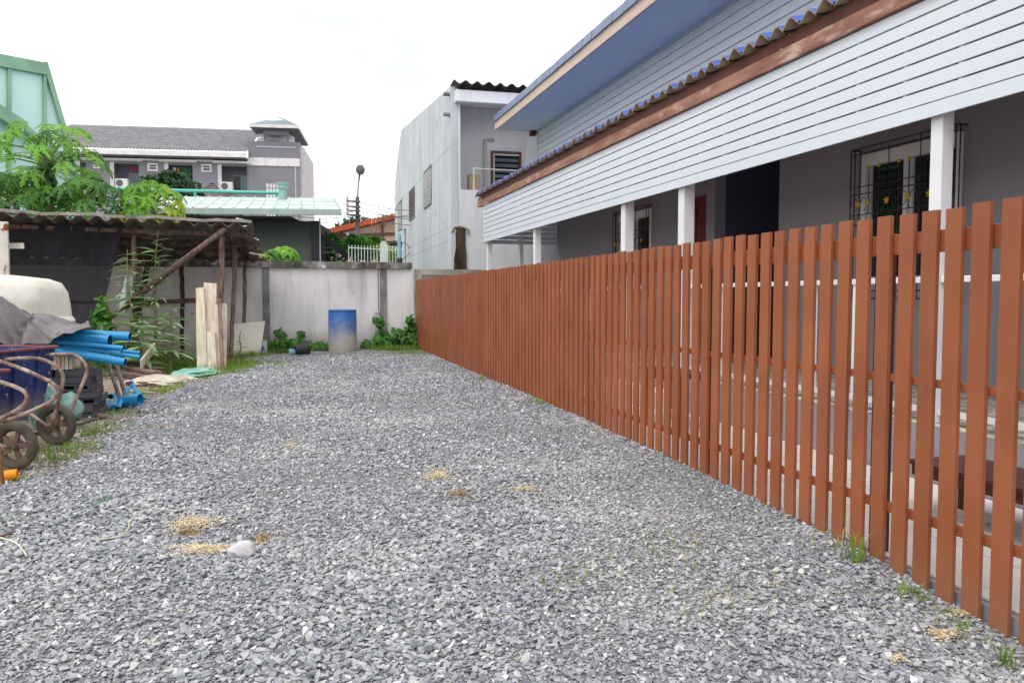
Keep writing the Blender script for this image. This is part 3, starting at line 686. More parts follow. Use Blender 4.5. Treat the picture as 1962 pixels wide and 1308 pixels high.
t = MB(); t.lathe([(.0, 0), (.028, 0), (.03, .02), (.02, .03), (.02, .05), (.03, .06), (0, .07)], 12, (XW, 5.62, 1.62), Matrix.Rotation(-math.pi/2, 4, 'Y').to_3x3()); t.build('tap', 'steel', house, smooth=True)

# potted greenery on the sill seen in the window
def leafblob(mb, c, rad, n, size, seed, flat=.4):
    r = random.Random(seed)
    for i in range(n):
        while True:
            p = Vector((r.uniform(-1, 1), r.uniform(-1, 1), r.uniform(-1, 1)))
            if p.length < 1 and p.length > r.random()*.9: break
        lump = .8+.35*noise.noise(p*2.3+Vector((seed, 0, 0)))
        q = Vector(c)+Vector((p.x*rad[0], p.y*rad[1], p.z*rad[2]))*lump
        nrm = (p*flat+Vector((r.uniform(-1, 1), r.uniform(-1, 1), r.uniform(-.2, 1)))).normalized()
        a = nrm.orthogonal().normalized(); a = Matrix.Rotation(r.uniform(0, 6.28), 3, nrm) @ a; b = nrm.cross(a); s = size*r.uniform(.6, 1.3)
        mb.add([q-a*s, q-b*s*.42+a*s*.05, q+a*s-nrm*s*.25, q+b*s*.42+a*s*.05], [(0, 1, 2), (0, 2, 3)])
    return mb

# ------------------------------------------------------------------ benches on the paving
def bench(y0, y1, x0, x1, z, label, nleg):
    b = thing('bench', label, 'bench', ((x0+x1)/2, (y0+y1)/2, .1))
    n = 3; w = (x1-x0)/n
    for i in range(n):
        t = MB(); t.box(x0+i*w+.004, x0+(i+1)*w-.004, y0, y1, z-.028, z); t.build('seat_board', 'bench_wood', b, bevel=.004)
    t = MB(); t.box(x0+.02, x0+.045, y0+.02, y1-.02, z-.09, z-.03); t.box(x1-.045, x1-.02, y0+.02, y1-.02, z-.09, z-.03); t.build('apron', 'bench_wood', b)
    for yy in [y0+.06+(y1-y0-.12)*i/(nleg-1) for i in range(nleg)]:
        for xx in (x0+.03, x1-.09):
            t = MB(); t.box(xx, xx+.06, yy-.03, yy+.03, .102, z-.031); t.build('leg', 'bench_wood', b, bevel=.003)
bench(2.25, 3.86, 3.60, 4.05, .425, 'low dark brown wooden bench on the paving behind the nearest pickets', 3)
bench(6.8, 7.68, 3.62, 4.0, .66, 'taller brown wooden stool bench on the paving near the verandah steps', 2)

# ------------------------------------------------------------------ back wall
YW = 17.9
bw = thing('boundary_wall', 'long weathered concrete boundary wall with blackened coping behind the blue barrel', 'wall', (-2, YW+.1, .1))
pil = [-.44, 2.10, -3.0, -5.6, -8.2, -10.8]
edges = sorted(pil) + [2.74]
ends = [(-13.0, edges[0])] + list(zip(edges[:-1], edges[1:]))
for a, b in ends:
    t = MB(); t.box(a+.075 if a > -13 else a, b-.075 if b < 2.7 else b, YW, YW+.1, -.1, 2.05); t.build('wall_panel', 'concrete_wall', bw)
for p in pil:
    t = MB(); t.box(p-.074, p+.074, YW-.025, YW+.13, -.1, 2.05); t.build('pillar', 'pillar', bw, bevel=.008)
def copfn(x0, x1):
    t = MB(); n = 28; 
    vs = []
    for i in range(n+1):
        x = x0+(x1-x0)*i/n; j = lambda s: .012*noise.noise(Vector((x*3, s, 0)))
        for (yy, zz, s) in ((YW-.07, 2.052, 1), (YW-.07, 2.195, 2), (YW+.17, 2.2, 3), (YW+.17, 2.052, 4)): vs.append((x, yy+j(s), zz+(j(s+5) if zz > 2.1 else 0)))
    fs = []
    for i in range(n):
        for k in range(4):
            fs.append((i*4+k, i*4+(k+1) % 4, (i+1)*4+(k+1) % 4, (i+1)*4+k))
    fs += [(0, 1, 2, 3), (n*4+3, n*4+2, n*4+1, n*4)]
    t.add(vs, fs); return t
xs = [-13, -9.5, -6.1, -2.7, .3, 2.76]
for a, b in zip(xs[:-1], xs[1:]):
    copfn(a+.004, b-.004).build('coping_beam', 'coping', bw)
t = MB(); t.box(2.58, 2.742, YW-.012, YW+.2, -.1, 2.051); t.build('end_pillar', 'concrete_wall', bw)
# second, lower wall in the gap and behind the house end
w2 = thing('concrete_panel_wall', 'lower beige concrete panel wall running behind the far end of the picket fence', 'wall', (5, YW+.4, .1))
t = MB(); t.box(2.86, 3.02, YW+.25, YW+.4, 0, 2.06); t.box(3.02, 12, YW+.25, YW+.4, 1.93, 2.06); t.build('frame_beam', 'old_concrete', w2)
for i in range(5):
    t = MB(); t.box(3.03, 12, YW+.31, YW+.36, .05+i*.376, .05+i*.376+.37); t.build('wall_panel', 'old_concrete', w2)
# things on the wall top
a = atY(757, 497, YW+.06); 
t = MB(); t.lathe([(.07, 0), (.07, .09), (.065, .1)], 14, (a.x+.1, YW+.06, 2.196), caps=True); p_ = thing('standing_pipe', 'pale blue plastic pipe with a dark foot standing upright on the wall coping', 'pipe', (a.x+.1, YW+.06, 2.196))
t.build('foot', 'black_plastic', p_)
t = MB(); t.lathe([(.055, .1), (.055, .28), (.042, .29), (.042, .66)], 14, (a.x+.1, YW+.06, 2.196), caps=True); t.build('pipe', 'cup_blue', p_, smooth=True)
an = thing('antenna_pole', 'thin rusty pole with a green cross bar on the coping at the wall end', 'pole', (2.62, YW+.1, 2.19))
t = MB(); t.tube([(2.62, YW+.1, 2.19), (2.62, YW+.1, 2.98)], .011, 6); t.build('pole', 'pole_concrete', an)
t = MB(); t.bar((2.50, YW+.1, 2.93), (2.66, YW+.1, 2.95), .02, .02); t.bar((2.62, YW+.03, 2.9), (2.62, YW+.2, 2.9), .02, .02); t.build('cross_bar', 'hose_green', an)
# conduit rod with blue hose by the right pillar
cz = thing('water_standpipe', 'thin standpipe with a rusty rod and green hose beside the right wall pillar', 'pipe', (2.0, YW-.06, .2))
t = MB(); t.tube([(1.985, YW-.045, 1.06), (1.98, YW-.045, 2.5)], .009, 6); t.build('rod', 'twig', cz)
t = MB(); t.tube([(2.0, YW-.06, .2), (1.995, YW-.05, 1.05)], .02, 8); t.build('pipe', 'pipe_pale', cz, smooth=True)
t = MB(); t.bar((1.9, YW-.05, 1.06), (2.02, YW-.05, 1.05), .03, .03); t.lathe([(.02, 0), (.026, .03), (.02, .06)], 8, (1.99, YW-.05, 1.02)); t.build('valve', 'steel', cz)
hz = [(2.0, YW-.1, .26), (1.9, YW-.3, .245), (1.6, YW-.5, .245), (1.35, YW-.55, .24), (1.15, YW-.62, .24), (1.5, YW-.72, .24), (1.8, YW-.6, .24)]
t = MB(); t.tube(smoothpts(hz, 6), .014, 6); single(t, 'garden_hose', 'hose_green', 'green garden hose lying on the ground beside the blue barrel', 'hose', smooth=True)

# ------------------------------------------------------------------ grey-white neighbour building
gb = thing('neighbour_building', 'tall streaked grey concrete building with a recessed upper balcony behind the wall', 'building', atY(865, 520, 20.)*1)
WL[gb.name].z = 0; gb.location.z = 0
G = Frame(atY(865, 520, 20.), -1.8)
v0, zt = G.pv(870, 166); va, za = G.pv(768, 250); vb, zbk = G.pv(757, 345); vc, _ = G.pv(755, 500)
zt = G.px(872, 166)[1]
t = MB(G); prof = [(0, 0), (0, zt), (va, za), (vb, zbk), (vc, 0)]
t.prism([(0, v, z) for v, z in prof], (0, 0, 0), (.18, 0, 0)); t.build('side_wall', 'gray_building', gb)
ul, zr0 = G.px(882, 205); _, zr1 = G.px(882, 363); _, zbt = G.px(960, 205); _, zb0 = G.px(900, 363)
UW = 9.0
t = MB(G); t.box(.185, ul, .02, .25, 0, zt-.1); t.build('front_pier', 'gray_front', gb)
t = MB(G); t.box(ul+.002, UW, .02, .22, 0, zr1); t.build('front_wall', 'gray_front', gb)
t = MB(G); t.box(.1, UW, -.22, .018, zbt+.02, zt-.12); t.build('eave_beam', 'gray_front', gb, bevel=.015)
t = MB(G); t.box(ul+.002, UW, .25, 3, zbt+.3, zbt+.42); t.box(ul+.002, UW, .223, 1.5, zr1-.14, zr1-.02); t.build('balcony_slab', 'gray_front', gb)
t = MB(G); t.box(.186, UW, 1.5, 1.65, zr1-.02, zbt+.29); t.build('inner_wall', 'gray_front', gb)
t = MB(G); t.box(.186, UW, vc-.5, vc-.3, 0, zbk); t.build('rear_wall', 'gray_front', gb)
# corrugated roof, one sheet after the other
u = .02
while u < 5:
    t = MB(G); n = 13
    t.grid(n, 2, lambda i, j, u=u: (u+i*.62, -.34+j*5.2, zt+.02+.045*math.cos(2*math.pi*i*2)-.25*j), thick=(0, 0, .02)); t.build('roof_sheet', 'asbestos_dark', gb); u += .60
def gpx(x, y, v): return G.px(x, y, v)
(u1, z1), (u2, z2) = gpx(940, 375, 1.5), gpx(998, 292, 1.5)
t = MB(G); t.box(u1, u1+.07, 1.44, 1.52, z1-.4, z2); t.box(u2-.07, u2, 1.44, 1.52, z1-.4, z2); t.box(u1+.07, u2-.07, 1.44, 1.52, z2-.08, z2); wn = t.build('window', 'frame_brown', gb)
t = MB(G); t.box(u1+.07, u2-.07, 1.485, 1.497, z1-.4, z2-.08); t.build('pane', 'teal_dark', wn)
n = 10
for i in range(n):
    zz = z1-.35+(z2-z1+.25)*i/n; t = MB(G); t.bar((u1+.09, 1.46, zz), (u2-.09, 1.46, zz), .012, .1, up=(0, .4, 1)); t.build('louvre', 'louver_glass', wn)
t = MB(G); t.box(u1+.07, u1+.1, 1.43, 1.46, z1-.4, z2-.08); t.box(u1+.07, u2-.07, 1.43, 1.46, z2-.12, z2-.085); t.build('sash', 'apt_white', wn)
(pu, pz), (pu2, pz2) = gpx(929, 268, 1.46), gpx(946, 268, 1.46)
t = MB(G); t.tube([(pu, 1.42, zr1), (pu, 1.42, pz), (pu2, 1.42, pz)], .05, 8); t.build('drain_pipe', 'pipe_beige', gb, smooth=True)
(ru, rz), (ru2, _) = gpx(908, 323, .1), gpx(1010, 323, .1)
t = MB(G); t.tube([(ru, .1, zr1), (ru, .1, rz)], .022, 6); t.tube([(ru-.02, .1, rz), (ru2+2, .1, rz-.03)], .018, 6); t.build('balcony_railing', 'rust_white', gb)
(bu, bz), (bu2, bz2) = gpx(897, 360, .6), gpx(915, 335, .6)
t = MB(G); t.box(bu, bu2+.04, .5, .75, zr1-.018, bz2); single(t, 'cardboard_box', 'cardboard', 'brown cardboard box standing on the upper balcony of the grey building', 'box', bevel=.01)
# moss-stained niche by the corner
(nu, nz0), (nu2, nz1) = gpx(870, 520, 0), gpx(893, 437, 0)
t = MB(G); pts = [(nu-.03, 0, 1.2), (nu2+.01, 0, 1.2), (nu2+.0, 0, nz1-.7), (nu2-.03, 0, nz1-.4), (nu2-.03, 0, nz1-.03), (nu2-.1, 0, nz1), (nu+.06, 0, nz1), (nu+.04, 0, nz1-.15), (nu+.05, 0, nz1-.5), (nu+.0, 0, nz1-.8)]
t.prism(pts, (0, -.022, 0), (0, 0, 0)); 
for i in range(len(t.v)): t.v[i] = (t.v[i][0], t.v[i][1]-.0, t.v[i][2])
t.v = [(a, b+(.018 if k >= len(pts) else -.03), c) for k, (a, b, c) in enumerate(t.v)]
t.build('moss_stain', 'moss', gb)
t = MB(G); t.tube([(nu-.06, .0, nz1-.12), (nu, -.02, nz1+.02), (nu+.15, -.025, nz1+.05), (nu2+.04, -.02, nz1-.02), (nu2+.06, .0, nz1-.15)], .03, 6); t.build('broken_plaster', 'old_concrete', gb)
# side windows with louvres
for (xa, ya0, ya1, xb, yb0, yb1) in ((763, 391, 445, 770, 383, 438), (785, 366, 425, 795, 357, 416), (813, 328, 402, 827, 318, 390)):
    vA, zA1 = G.pv(xa, ya0); vB, zB1 = G.pv(xb, yb0); zA0 = G.pv(xa, ya1)[1]; zB0 = G.pv(xb, yb1)[1]
    zz0, zz1 = (zA0+zB0)/2, (zA1+zB1)/2; lo_, hi_ = min(vA, vB), max(vA, vB)
    t = MB(G); t.box(-.03, .01, lo_, lo_+.05, zz0, zz1); t.box(-.03, .01, hi_-.05, hi_, zz0, zz1); t.box(-.03, .01, lo_+.05, hi_-.05, zz0, zz0+.05); t.box(-.03, .01, lo_+.05, hi_-.05, zz1-.05, zz1); t.box(-.025, .005, (lo_+hi_)/2-.02, (lo_+hi_)/2+.02, zz0+.05, zz1-.05)
    wn = t.build('window', 'pillar', gb)
    t = MB(G); t.box(-.008, -.003, lo_+.05, hi_-.05, zz0+.05, zz1-.05); t.build('pane', 'teal_dark' if xa == 785 else 'louver_glass', wn)
    for i in range(8):
        zq = zz0+.09+(zz1-zz0-.1)*i/8; t = MB(G); t.bar((-.02, lo_+.05, zq), (-.02, hi_-.05, zq), .02, .11, up=(-.55, 0, 1)); t.build('louvre', 'louver_glass' if xa == 785 else 'apt_white', wn)
# panel joints of the side wall: raised bands
for zz in (2.9, 3.25, 5.3):
    t = MB(G); t.box(-.005, -.0005, .0, min(vc, 12), zz, zz+.014); t.build('joint_band', 'gray_building', gb)
for (x, y) in ((862, 180), (862, 219)):
    v_, z_ = G.pv(x, y); t = MB(G); t.box(-.16, -.002, v_-.06, v_+.1, z_-.04, z_+.02); t.build('spout', 'pillar', gb)

# ------------------------------------------------------------------ mint roofed house
mh = thing('mint_roof_house', 'low dark green house with pale mint sheet roof beyond the wall', 'house', (0, 23, 0))
H = Frame(atY(610, 497, 22.), -11)
uR, zg = H.px(652, 413, -.9); uL = H.px(250, 413, -.9)[0]
u_, zrd = H.px(640, 386, 3.2)
zg0 = H.px(500, 412, -.9)[1]; zr_ = H.px(500, 382, 3.0)[1]
sl = lambda v: zg0+.16+(zr_-zg0-.1)*(v+.9)/3.9
vcuts = [-.9, .35, 1.6, 3.0]
shr = (H.px(640, 386, 3.0)[0]-uR)/3.9
pitch = .34
nP = int((uR-uL)/pitch)
for i in range(nP):
    u0 = uR-(i+1)*pitch
    for k in range(3):
        t = MB(H); va_, vb_ = vcuts[k], vcuts[k+1]+.02
        z0_, z1_ = sl(va_)+.012, sl(vcuts[k+1])
        prf = [(0, .03), (.025, .03), (.045, .0), (pitch-.02, .0), (pitch, .024)]
        vs = []
        sA, sB = shr*(va_+.9), shr*(vb_+.9)
        for (uu, hh) in prf: vs += [(u0+uu+sA, va_, z0_+hh), (u0+uu+sB, vb_, z1_+hh-.0)]
        for (uu, hh) in prf: vs += [(u0+uu+sA, va_, z0_+hh-.018)]
        fs = [(2*q, 2*q+2, 2*q+3, 2*q+1) for q in range(4)] + [(10+q, 11+q, 2*q+2, 2*q) for q in range(4)]
        t.add(vs, fs); t.build('roof_panel', 'mint_roof', mh, fix=False)
t = MB(H); t.prism([(uL, -.98, zg0), (uL, -.98, zg0+.16), (uL, -.9, zg0+.16), (uL, -.8, zg0+.02)], (uL, 0, 0), (uR+.03, 0, 0)); t.build('gutter', 'mint_gutter', mh, bevel=.01)
t = MB(H); t.prism([(uR-.02, -.9, zg0+.0), (uR-.02+shr*3.9, 3., zr_-.1), (uR-.02+shr*3.9, 3., zr_+.1), (uR-.02, -.9, zg0+.2)], (0, 0, 0), (.03, 0, 0)); t.build('verge_trim', 'mint_gutter', mh)
t = MB(H); t.box(uL, uR-.6+min(0, shr*3.8), -.88, 2.9, zg0-.06, zg0-.02); t.build('eave_ceiling', 'dark_pilaster', mh)
ua = H.px(612, 450)[0]; ub = H.px(597, 450)[0]
t = MB(H); t.box(uL, ub, 0, .2, 0, zg0-.06); t.build('wall', 'dark_green_wall', mh)
t = MB(H); t.box(ub+.002, ua, -.1, .25, 0, zg0-.06); t.build('pilaster', 'dark_pilaster', mh)
t = MB(H); t.tube([(ua+.03, -.1, 1.6), (ua+.03, -.1, zg0)], .02, 6); t.build('downpipe', 'pipe_beige', mh)
t = MB(H); t.box(ub+.1, ua-.1, .3, 2.9, 0, zg0-.06); t.build('side_wall', 'dark_pilaster', mh)
us, zs0 = H.px(542, 385, 2.2); zs1 = H.px(542, 350, 2.2)[1]
t = MB(H); t.lathe([(.12, sl(2.2)-.2), (.12, zs1-.2), (.17, zs1-.17), (.17, zs1-.12), (.14, zs1-.10), (.18, zs1-.05), (.18, zs1), (.1, zs1+.01)], 16, (us, 2.2, 0), caps=True); t.build('vent_stack', 'stack_mint', mh, smooth=True)
tp = thing('teal_pipe_rail', 'long teal pipe railing on posts above the mint sheet roof', 'railing', (0, 25, 3))
tu0, tz0 = H.px(205, 362, 3.3); tu1, tz1 = H.px(536, 370, 3.3)
t = MB(H); t.tube([(tu0, 3.3, tz0), (tu1, 3.3, tz1)], .055, 8); t.build('top_pipe', 'teal_pipe', tp, smooth=True)
for x in (215, 374, 530):
    q = H.px(x, 366, 3.3)[0]; t = MB(H); t.tube([(q, 3.3, 2.0), (q, 3.3, tz0+(tz1-tz0)*(q-tu0)/(tu1-tu0))], .045, 8); t.build('post', 'teal_pipe', tp, smooth=True)

# ------------------------------------------------------------------ apartment block far behind
A = Frame(atY(478, 385, 52.), -7.5)
ap = thing('apartment_building', 'grey three storey apartment building with tiled roof and small rooftop tower', 'building', (A.o.x, A.o.y, 0))
ur_, ze = A.px(475, 303, -.8); ulf = A.px(60, 296, -.8)[0]
zw = ze-.1
zri = A.px(330, 248, 5.)[1]
# roof: rows of tiles with waves
t = MB(A); nu, nr = 60, 14
uw = (0-ulf)
vs = []; fs = []
for r_ in range(nr):
    for e_ in (0, 1):
        vv = -.9+5.9*(r_+e_)/nr
        for i in range(nu*2+1):
            u = ulf+uw*i/(nu*2)
            vs.append((u, vv, ze+.25+(zri-ze-.25)*(r_+e_)/nr + (.10 if e_ == 0 else .0) + (.075 if i % 2 else 0)))
w_ = nu*2+1
for q in range(2*nr-1):
    for i in range(w_-1): fs.append((q*w_+i, q*w_+i+1, (q+1)*w_+i+1, (q+1)*w_+i))
t.add(vs, fs); o = t.build('roof_tiles', 'apt_tile', ap, fix=False); o['kind'] = 'stuff'
for i in range(36):
    a_ = ulf+uw*i/36; t = MB(A); t.prism([(a_+.01, 4.85, zri-.02), (a_+.01, 5.0, zri+.14), (a_+.01, 5.15, zri-.02)], (0, 0, 0), (uw/36-.02, 0, 0)); t.build('ridge_tile', 'apt_tile', ap)
t = MB(A); t.box(ulf, .0, -1.0, -.92, ze, ze+.28); t.build('eave_fascia', 'apt_white', ap)
t = MB(A); t.box(ulf, .0, -.915, .35, ze-.02, ze+.03); t.build('eave_soffit', 'apt_wall', ap)
# facade with balcony recesses
zA1 = A.px(300, 312)[1]; bays = []
recx = ((148, 165, 0), (213, 266, 1), (317, 369, 1), (419, 473, 1)); holes = []
zrt = A.px(345, 316)[1]; zrb = A.px(345, 352)[1]-.5
for x0, x1, k in recx: holes.append((A.px(x0, 330)[0], min(A.px(x1, 330)[0], -.12)))
t = MB(A); yc = ulf
for a_, b_ in holes:
    t.box(yc, a_, 0, .25, 0, zw); t.box(a_, b_, 0, .25, zrt, zw); t.box(a_, b_, 0, .25, 0, zrb); yc = b_
t.box(yc, 0, 0, .25, 0, zw); t.build('wall', 'apt_wall', ap)
t = MB(A); t.box(ulf, 0, 1.4, 1.6, 0, zw); 
t.build('balcony_back_wall', 'apt_wall', ap)
for n_, (a_, b_) in enumerate(holes):
    t = MB(A); t.box(a_-.3, b_+.3, -.35, -.01, zrt+.12, zrt+.24); t.build('canopy', 'apt_white', ap)
    t = MB(A); t.box(a_-.05, a_+.18, -.06, -.005, zrb, zrt+.1); t.build('drain_box', 'apt_white', ap)
    zd1 = zrt-.35
    t = MB(A); t.box(a_+(b_-a_)*.35, b_-.1, 1.34, 1.39, zrb-.3, zd1); dr = t.build('sliding_door', 'pipe_beige', ap)
    t = MB(A); t.box(a_+(b_-a_)*.37, a_+(b_-a_)*.62, 1.32, 1.335, zrb-.3, zd1-.08); t.build('pane', 'teal_dark' if n_ == 3 else 'teal_glass', dr)
    t = MB(A); t.box(a_+(b_-a_)*.66, b_-.15, 1.32, 1.335, zrb-.3, zd1-.08); t.build('pane', 'teal_glass', dr)
    if n_ in (1, 3):
        cx_, cz_ = A.px(233 if n_ == 1 else 434, 351 if n_ == 1 else 357, -.45)
        t = MB(A); t.box(cx_-.36, cx_+.36, -.5, -.17, cz_-.27, cz_+.27); ac = t.build('air_conditioner', 'ac_white', ap, bevel=.03)
        t = MB(A); t.lathe([(.0, 0), (.2, 0), (.2, .012), (0, .012)], 14, (cx_-.1, -.502, cz_), Matrix.Rotation(math.pi/2, 3, 'X')); t.build('fan_grille', 'ac_fan', ac)
        t = MB(A); t.box(cx_-.3, cx_+.3, -.17, -.01, cz_-.34, cz_-.28); t.build('bracket', 'pillar', ac)
for x0, y0_, x1, y1_ in ((179, 310, 198, 323), (283, 313, 303, 328), (386, 315, 406, 330)):
    (a_, c_), (b_, d_) = A.px(x0, y1_), A.px(x1, y0_)
    t = MB(A); t.box(a_, b_, -.06, -.003, c_, c_+.12); t.box(a_, b_, -.06, -.003, d_-.12, d_); t.box(a_, a_+.12, -.06, -.003, c_+.12, d_-.12); t.box(b_-.12, b_, -.06, -.003, c_+.12, d_-.12); t.box(a_+.12, b_-.12, -.05, -.003, (c_+d_)/2-.02, (c_+d_)/2+.04); wf = t.build('window', 'apt_white', ap)
    t = MB(A); t.box(a_+.12, b_-.12, -.02, -.004, c_+.12, d_-.12); t.build('pane', 'teal_dark', wf)
    t = MB(A); t.box(a_-.15, b_+.15, -.3, -.01, d_+.12, d_+.22); t.build('canopy', 'apt_white', ap)
# laundry on the middle balcony
ld = (('laundry_blue', 323, 330), ('laundry_white', 330, 338), ('laundry_yellow', 339, 344), ('laundry_green', 345, 366), ('laundry_red', 249, 259))
nm_ = {'laundry_blue': 'blue', 'laundry_white': 'white', 'laundry_yellow': 'yellow', 'laundry_green': 'green', 'laundry_red': 'pink red'}
for m_, x0, x1 in ld:
    (a_, d_), (b_, c_) = A.px(x0, 321 if m_ != 'laundry_red' else 320, .5), A.px(x1, 345 if m_ != 'laundry_red' else 327, .5)
    t = MB(A); t.grid(6, 5, lambda i, j, a_=a_, b_=b_, c_=c_, d_=d_: (a_+(b_-a_)*i, .5+.05*math.sin(i*9+j), c_+(d_-c_)*j), thick=(0, .01, 0))
    single(t, 'laundry', m_, nm_[m_]+' cloth hung out to dry on a balcony of the grey apartment building', 'laundry', group='laundry hanging on the apartment balconies')
# tower
tz = A.px(525, 272)[1]; ut0, ut1 = .002, A.px(575, 330)[0]
zb1, zb0_ = A.px(525, 304)[1], A.px(525, 319)[1]
Tf = -.15
t = MB(A); t.box(ut0, ut1, Tf, 6, 0, tz); t.build('tower_wall', 'apt_tower', ap)
t = MB(A); t.box(ut0-.05, ut1+.005, Tf-.06, Tf-.002, zb0_, zb1); t.build('band', 'apt_white', ap)
t = MB(A); t.box(ut1+.002, ut1+.25, Tf+.1, 6, 0, tz-.3); t.build('side_panel', 'apt_side', ap)
uq = A.px(567, 330)[0]; uq0 = A.px(492, 290)[0]; zq_ = A.px(567, 284)[1]
t = MB(A); t.box(uq-.05, uq+.03, Tf-.03, Tf-.001, 0, zb0_-.004); t.box(uq0, uq+.03, Tf-.03, Tf-.001, zq_-.04, zq_+.04); t.build('groove_strip', 'apt_side', ap)
(a_, c_), (b_, d_) = A.px(510, 388, Tf), A.px(535, 352, Tf); c_ = d_-2.4
t = MB(A); t.box(a_, b_, Tf-.05, Tf-.002, c_, d_); gbw = t.build('glass_block_window', 'apt_wall', ap)
for i in range(4):
    for j in range(8):
        ww, hh = (b_-a_)/4, (d_-c_)/8
        t = MB(A); t.box(a_+ww*i+.03, a_+ww*(i+1)-.03, Tf-.07, Tf-.051, c_+hh*j+.03, c_+hh*(j+1)-.03); t.build('glass_block', 'apt_white', gbw)
# water tank pavilion
ux0, zE = A.px(478, 238, -.6); ux1 = A.px(573, 242, -.6)[0]; um = (ux0+ux1)/2; zAp = A.px(527, 222, 1.8)[1]
t = MB(A); dv = 5.0
t.add([(ux0, -.7, zE), (ux1, -.7, zE), (ux1, dv, zE), (ux0, dv, zE), (um, 2.1, zAp)], [(0, 1, 4), (1, 2, 4), (2, 3, 4), (3, 0, 4)]); t.build('pavilion_roof', 'pavilion_roof', ap)
t = MB(A); t.box(ux0, ux1, -.72, -.66, zE-.19, zE-.003); t.box(ux0, ux0+.06, -.66, dv, zE-.19, zE-.003); t.box(ux1-.06, ux1, -.66, dv, zE-.19, zE-.003); t.build('pavilion_fascia', 'apt_white', ap)
t = MB(A); t.box(ux0+.06, ux1-.06, -.66, dv, zE-.2, zE-.15); t.build('pavilion_ceiling', 'apt_tower', ap)
t = MB(A); t.box(ux0+.7, ux1-.7, -.05, .15, zE-.5, zE-.21); t.build('pavilion_beam', 'apt_wall', ap)
for u in (ux0+.75, ux1-.85):
    for v in (.0, 3.6):
        t = MB(A); t.box(u, u+.14, v, v+.14, tz, zE-.51 if v < 1 else zE-.21); t.build('column', 'apt_tower', ap)
tu, _ = A.px(527, 262, 1.5); 
prf = [(.0, tz)]; zz = tz
rt_ = 1.15
for i in range(6):
    prf += [(rt_, tz+.02+i*.26), (rt_+.05, tz+.1+i*.26), (rt_+.05, tz+.18+i*.26), (rt_, tz+.26+i*.26)]
prf += [(.5, tz+1.8), (0, tz+1.82)]
t = MB(A); t.lathe(prf, 24, (tu, 1.9, 0)); single(t, 'water_tank', 'tank_steel', 'ribbed steel water tank under the little tower roof of the apartment building', 'tank', smooth=True)

# dark tree and red roof between
def tree(name, label, cat, c, rad, mats, n, size, seed, trunk=None, group=None):
    o = thing(name, label, cat, (c[0], c[1], 0), group)
    cl = MB(); leafblob(cl, c, rad, n, size, seed)
    r = random.Random(seed)
    for k in range(6):
        q = Vector(c)+Vector((r.uniform(-.7, .7)*rad[0], r.uniform(-.5, .5)*rad[1], r.uniform(-.2, .75)*rad[2])); leafblob(cl, q, [e*r.uniform(.3, .5) for e in rad], n//7, size, seed+k+1)
    cl.build('crown', mats, o, fix=False)
    if trunk:
        t = MB(); z0 = 0; pts = [(c[0], c[1], 0), (c[0]+.1, c[1], c[2]*.5), (c[0], c[1], c[2])]; t.tube(pts, [trunk, trunk*.8, trunk*.4], 8)
        for k in range(5):
            a = k*1.3; t.tube([(c[0], c[1], c[2]*.6), (c[0]+rad[0]*.6*math.cos(a), c[1]+rad[1]*.6*math.sin(a), c[2]+rad[2]*.3)], [trunk*.45, trunk*.15], 6)
        t.build('trunk', 'trunk', o)
    return o
c = atY(330, 372, 38.); tree('dark_leafy_tree', 'dark green bushy tree in front of the grey apartment building', 'tree', (c.x, 38, c.z-.3), (1.75, 1.4, 1.35), 'tree_dark', 1500, .17, 11, .12)
rr = thing('red_roof_house', 'small house with dark red tiled hip roof before the apartment building', 'house', atY(400, 380, 42.))
RF = Frame(atY(400, 380, 42.), -7)
(e0, ez), (e1, _), (rp, rz_) = RF.px(330, 392), RF.px(470, 392), RF.px(386, 338)
t = MB(RF); nr = 12
for k in range(nr):
    f0, f1 = k/nr, (k+1)/nr; wv = 26
    vs = []; fs = []
    for e_, f_ in ((0, f0), (1, f1)):
        for i in range(wv+1):
            q = i/wv; a0 = e0+(rp-e0)*f_; a1 = e1+(rp-e1)*f_
            vs.append((a0+(a1-a0)*q, 2.5*f_, ez-.3+(rz_-ez+.3)*f_+(.07 if e_ == 0 else 0)+(.04 if i % 2 else 0)))
    for i in range(wv): fs.append((i, i+1, wv+2+i, wv+1+i))
    t.add(vs, fs)
o = t.build('roof_tiles', 'red_tile', rr, fix=False); o['kind'] = 'stuff'
t = MB(RF); t.box(e0+.5, e1-.5, .3, 3, 0, ez-.25); t.build('wall', 'apt_wall', rr)
t = MB(RF); t.add([(e1, 0, ez-.3), (rp, 2.5, rz_-.02), (e1, 6, ez-.3)], [(0, 1, 2)]); t.build('roof_side', 'red_tile', rr)

# ------------------------------------------------------------------ green glazed building, far left
GG = Frame(atY(60, 400, 27.), 36)
gg = thing('green_glazed_building', 'tall mint green glazed building with rusty green frame at the left edge', 'building', (GG.o.x, GG.o.y, 0))
top = lambda x: 108+(x)*16/85
def gp(x, y, v=0): u, z = GG.px(x, y, v); return (u, v, z)
poly = [gp(-260, 300), gp(-260, 62), gp(85, 124), gp(119, 240), gp(147, 345)]
zc = 0
P5 = [poly[0], poly[1], poly[2], poly[3], poly[4]]
def gbar(a, b, w, d=.16): t = MB(GG); t.bar(a, b, d, w, up=(0, 0, 1) if abs(a[2]-b[2]) < abs(a[0]-b[0]) else (1, 0, 0)); return t
mul = [-240, -150, -68, 17, 85]
for i in range(len(mul)-1):
    xa, xb = mul[i], mul[i+1]
    q = [gp(xa, 420), gp(xb, 420), gp(xb, top(xb)+8), gp(xa, top(xa)+8)]
    t = MB(GG); t.prism([(a, b+.03, c) for a, b, c in q], (0, 0, 0), (0, .03, 0)); t.build('pane', 'mint_pane', gg)
q = [gp(85, 420), gp(166, 420), gp(147, 345), gp(119, 240), gp(85, 124)]
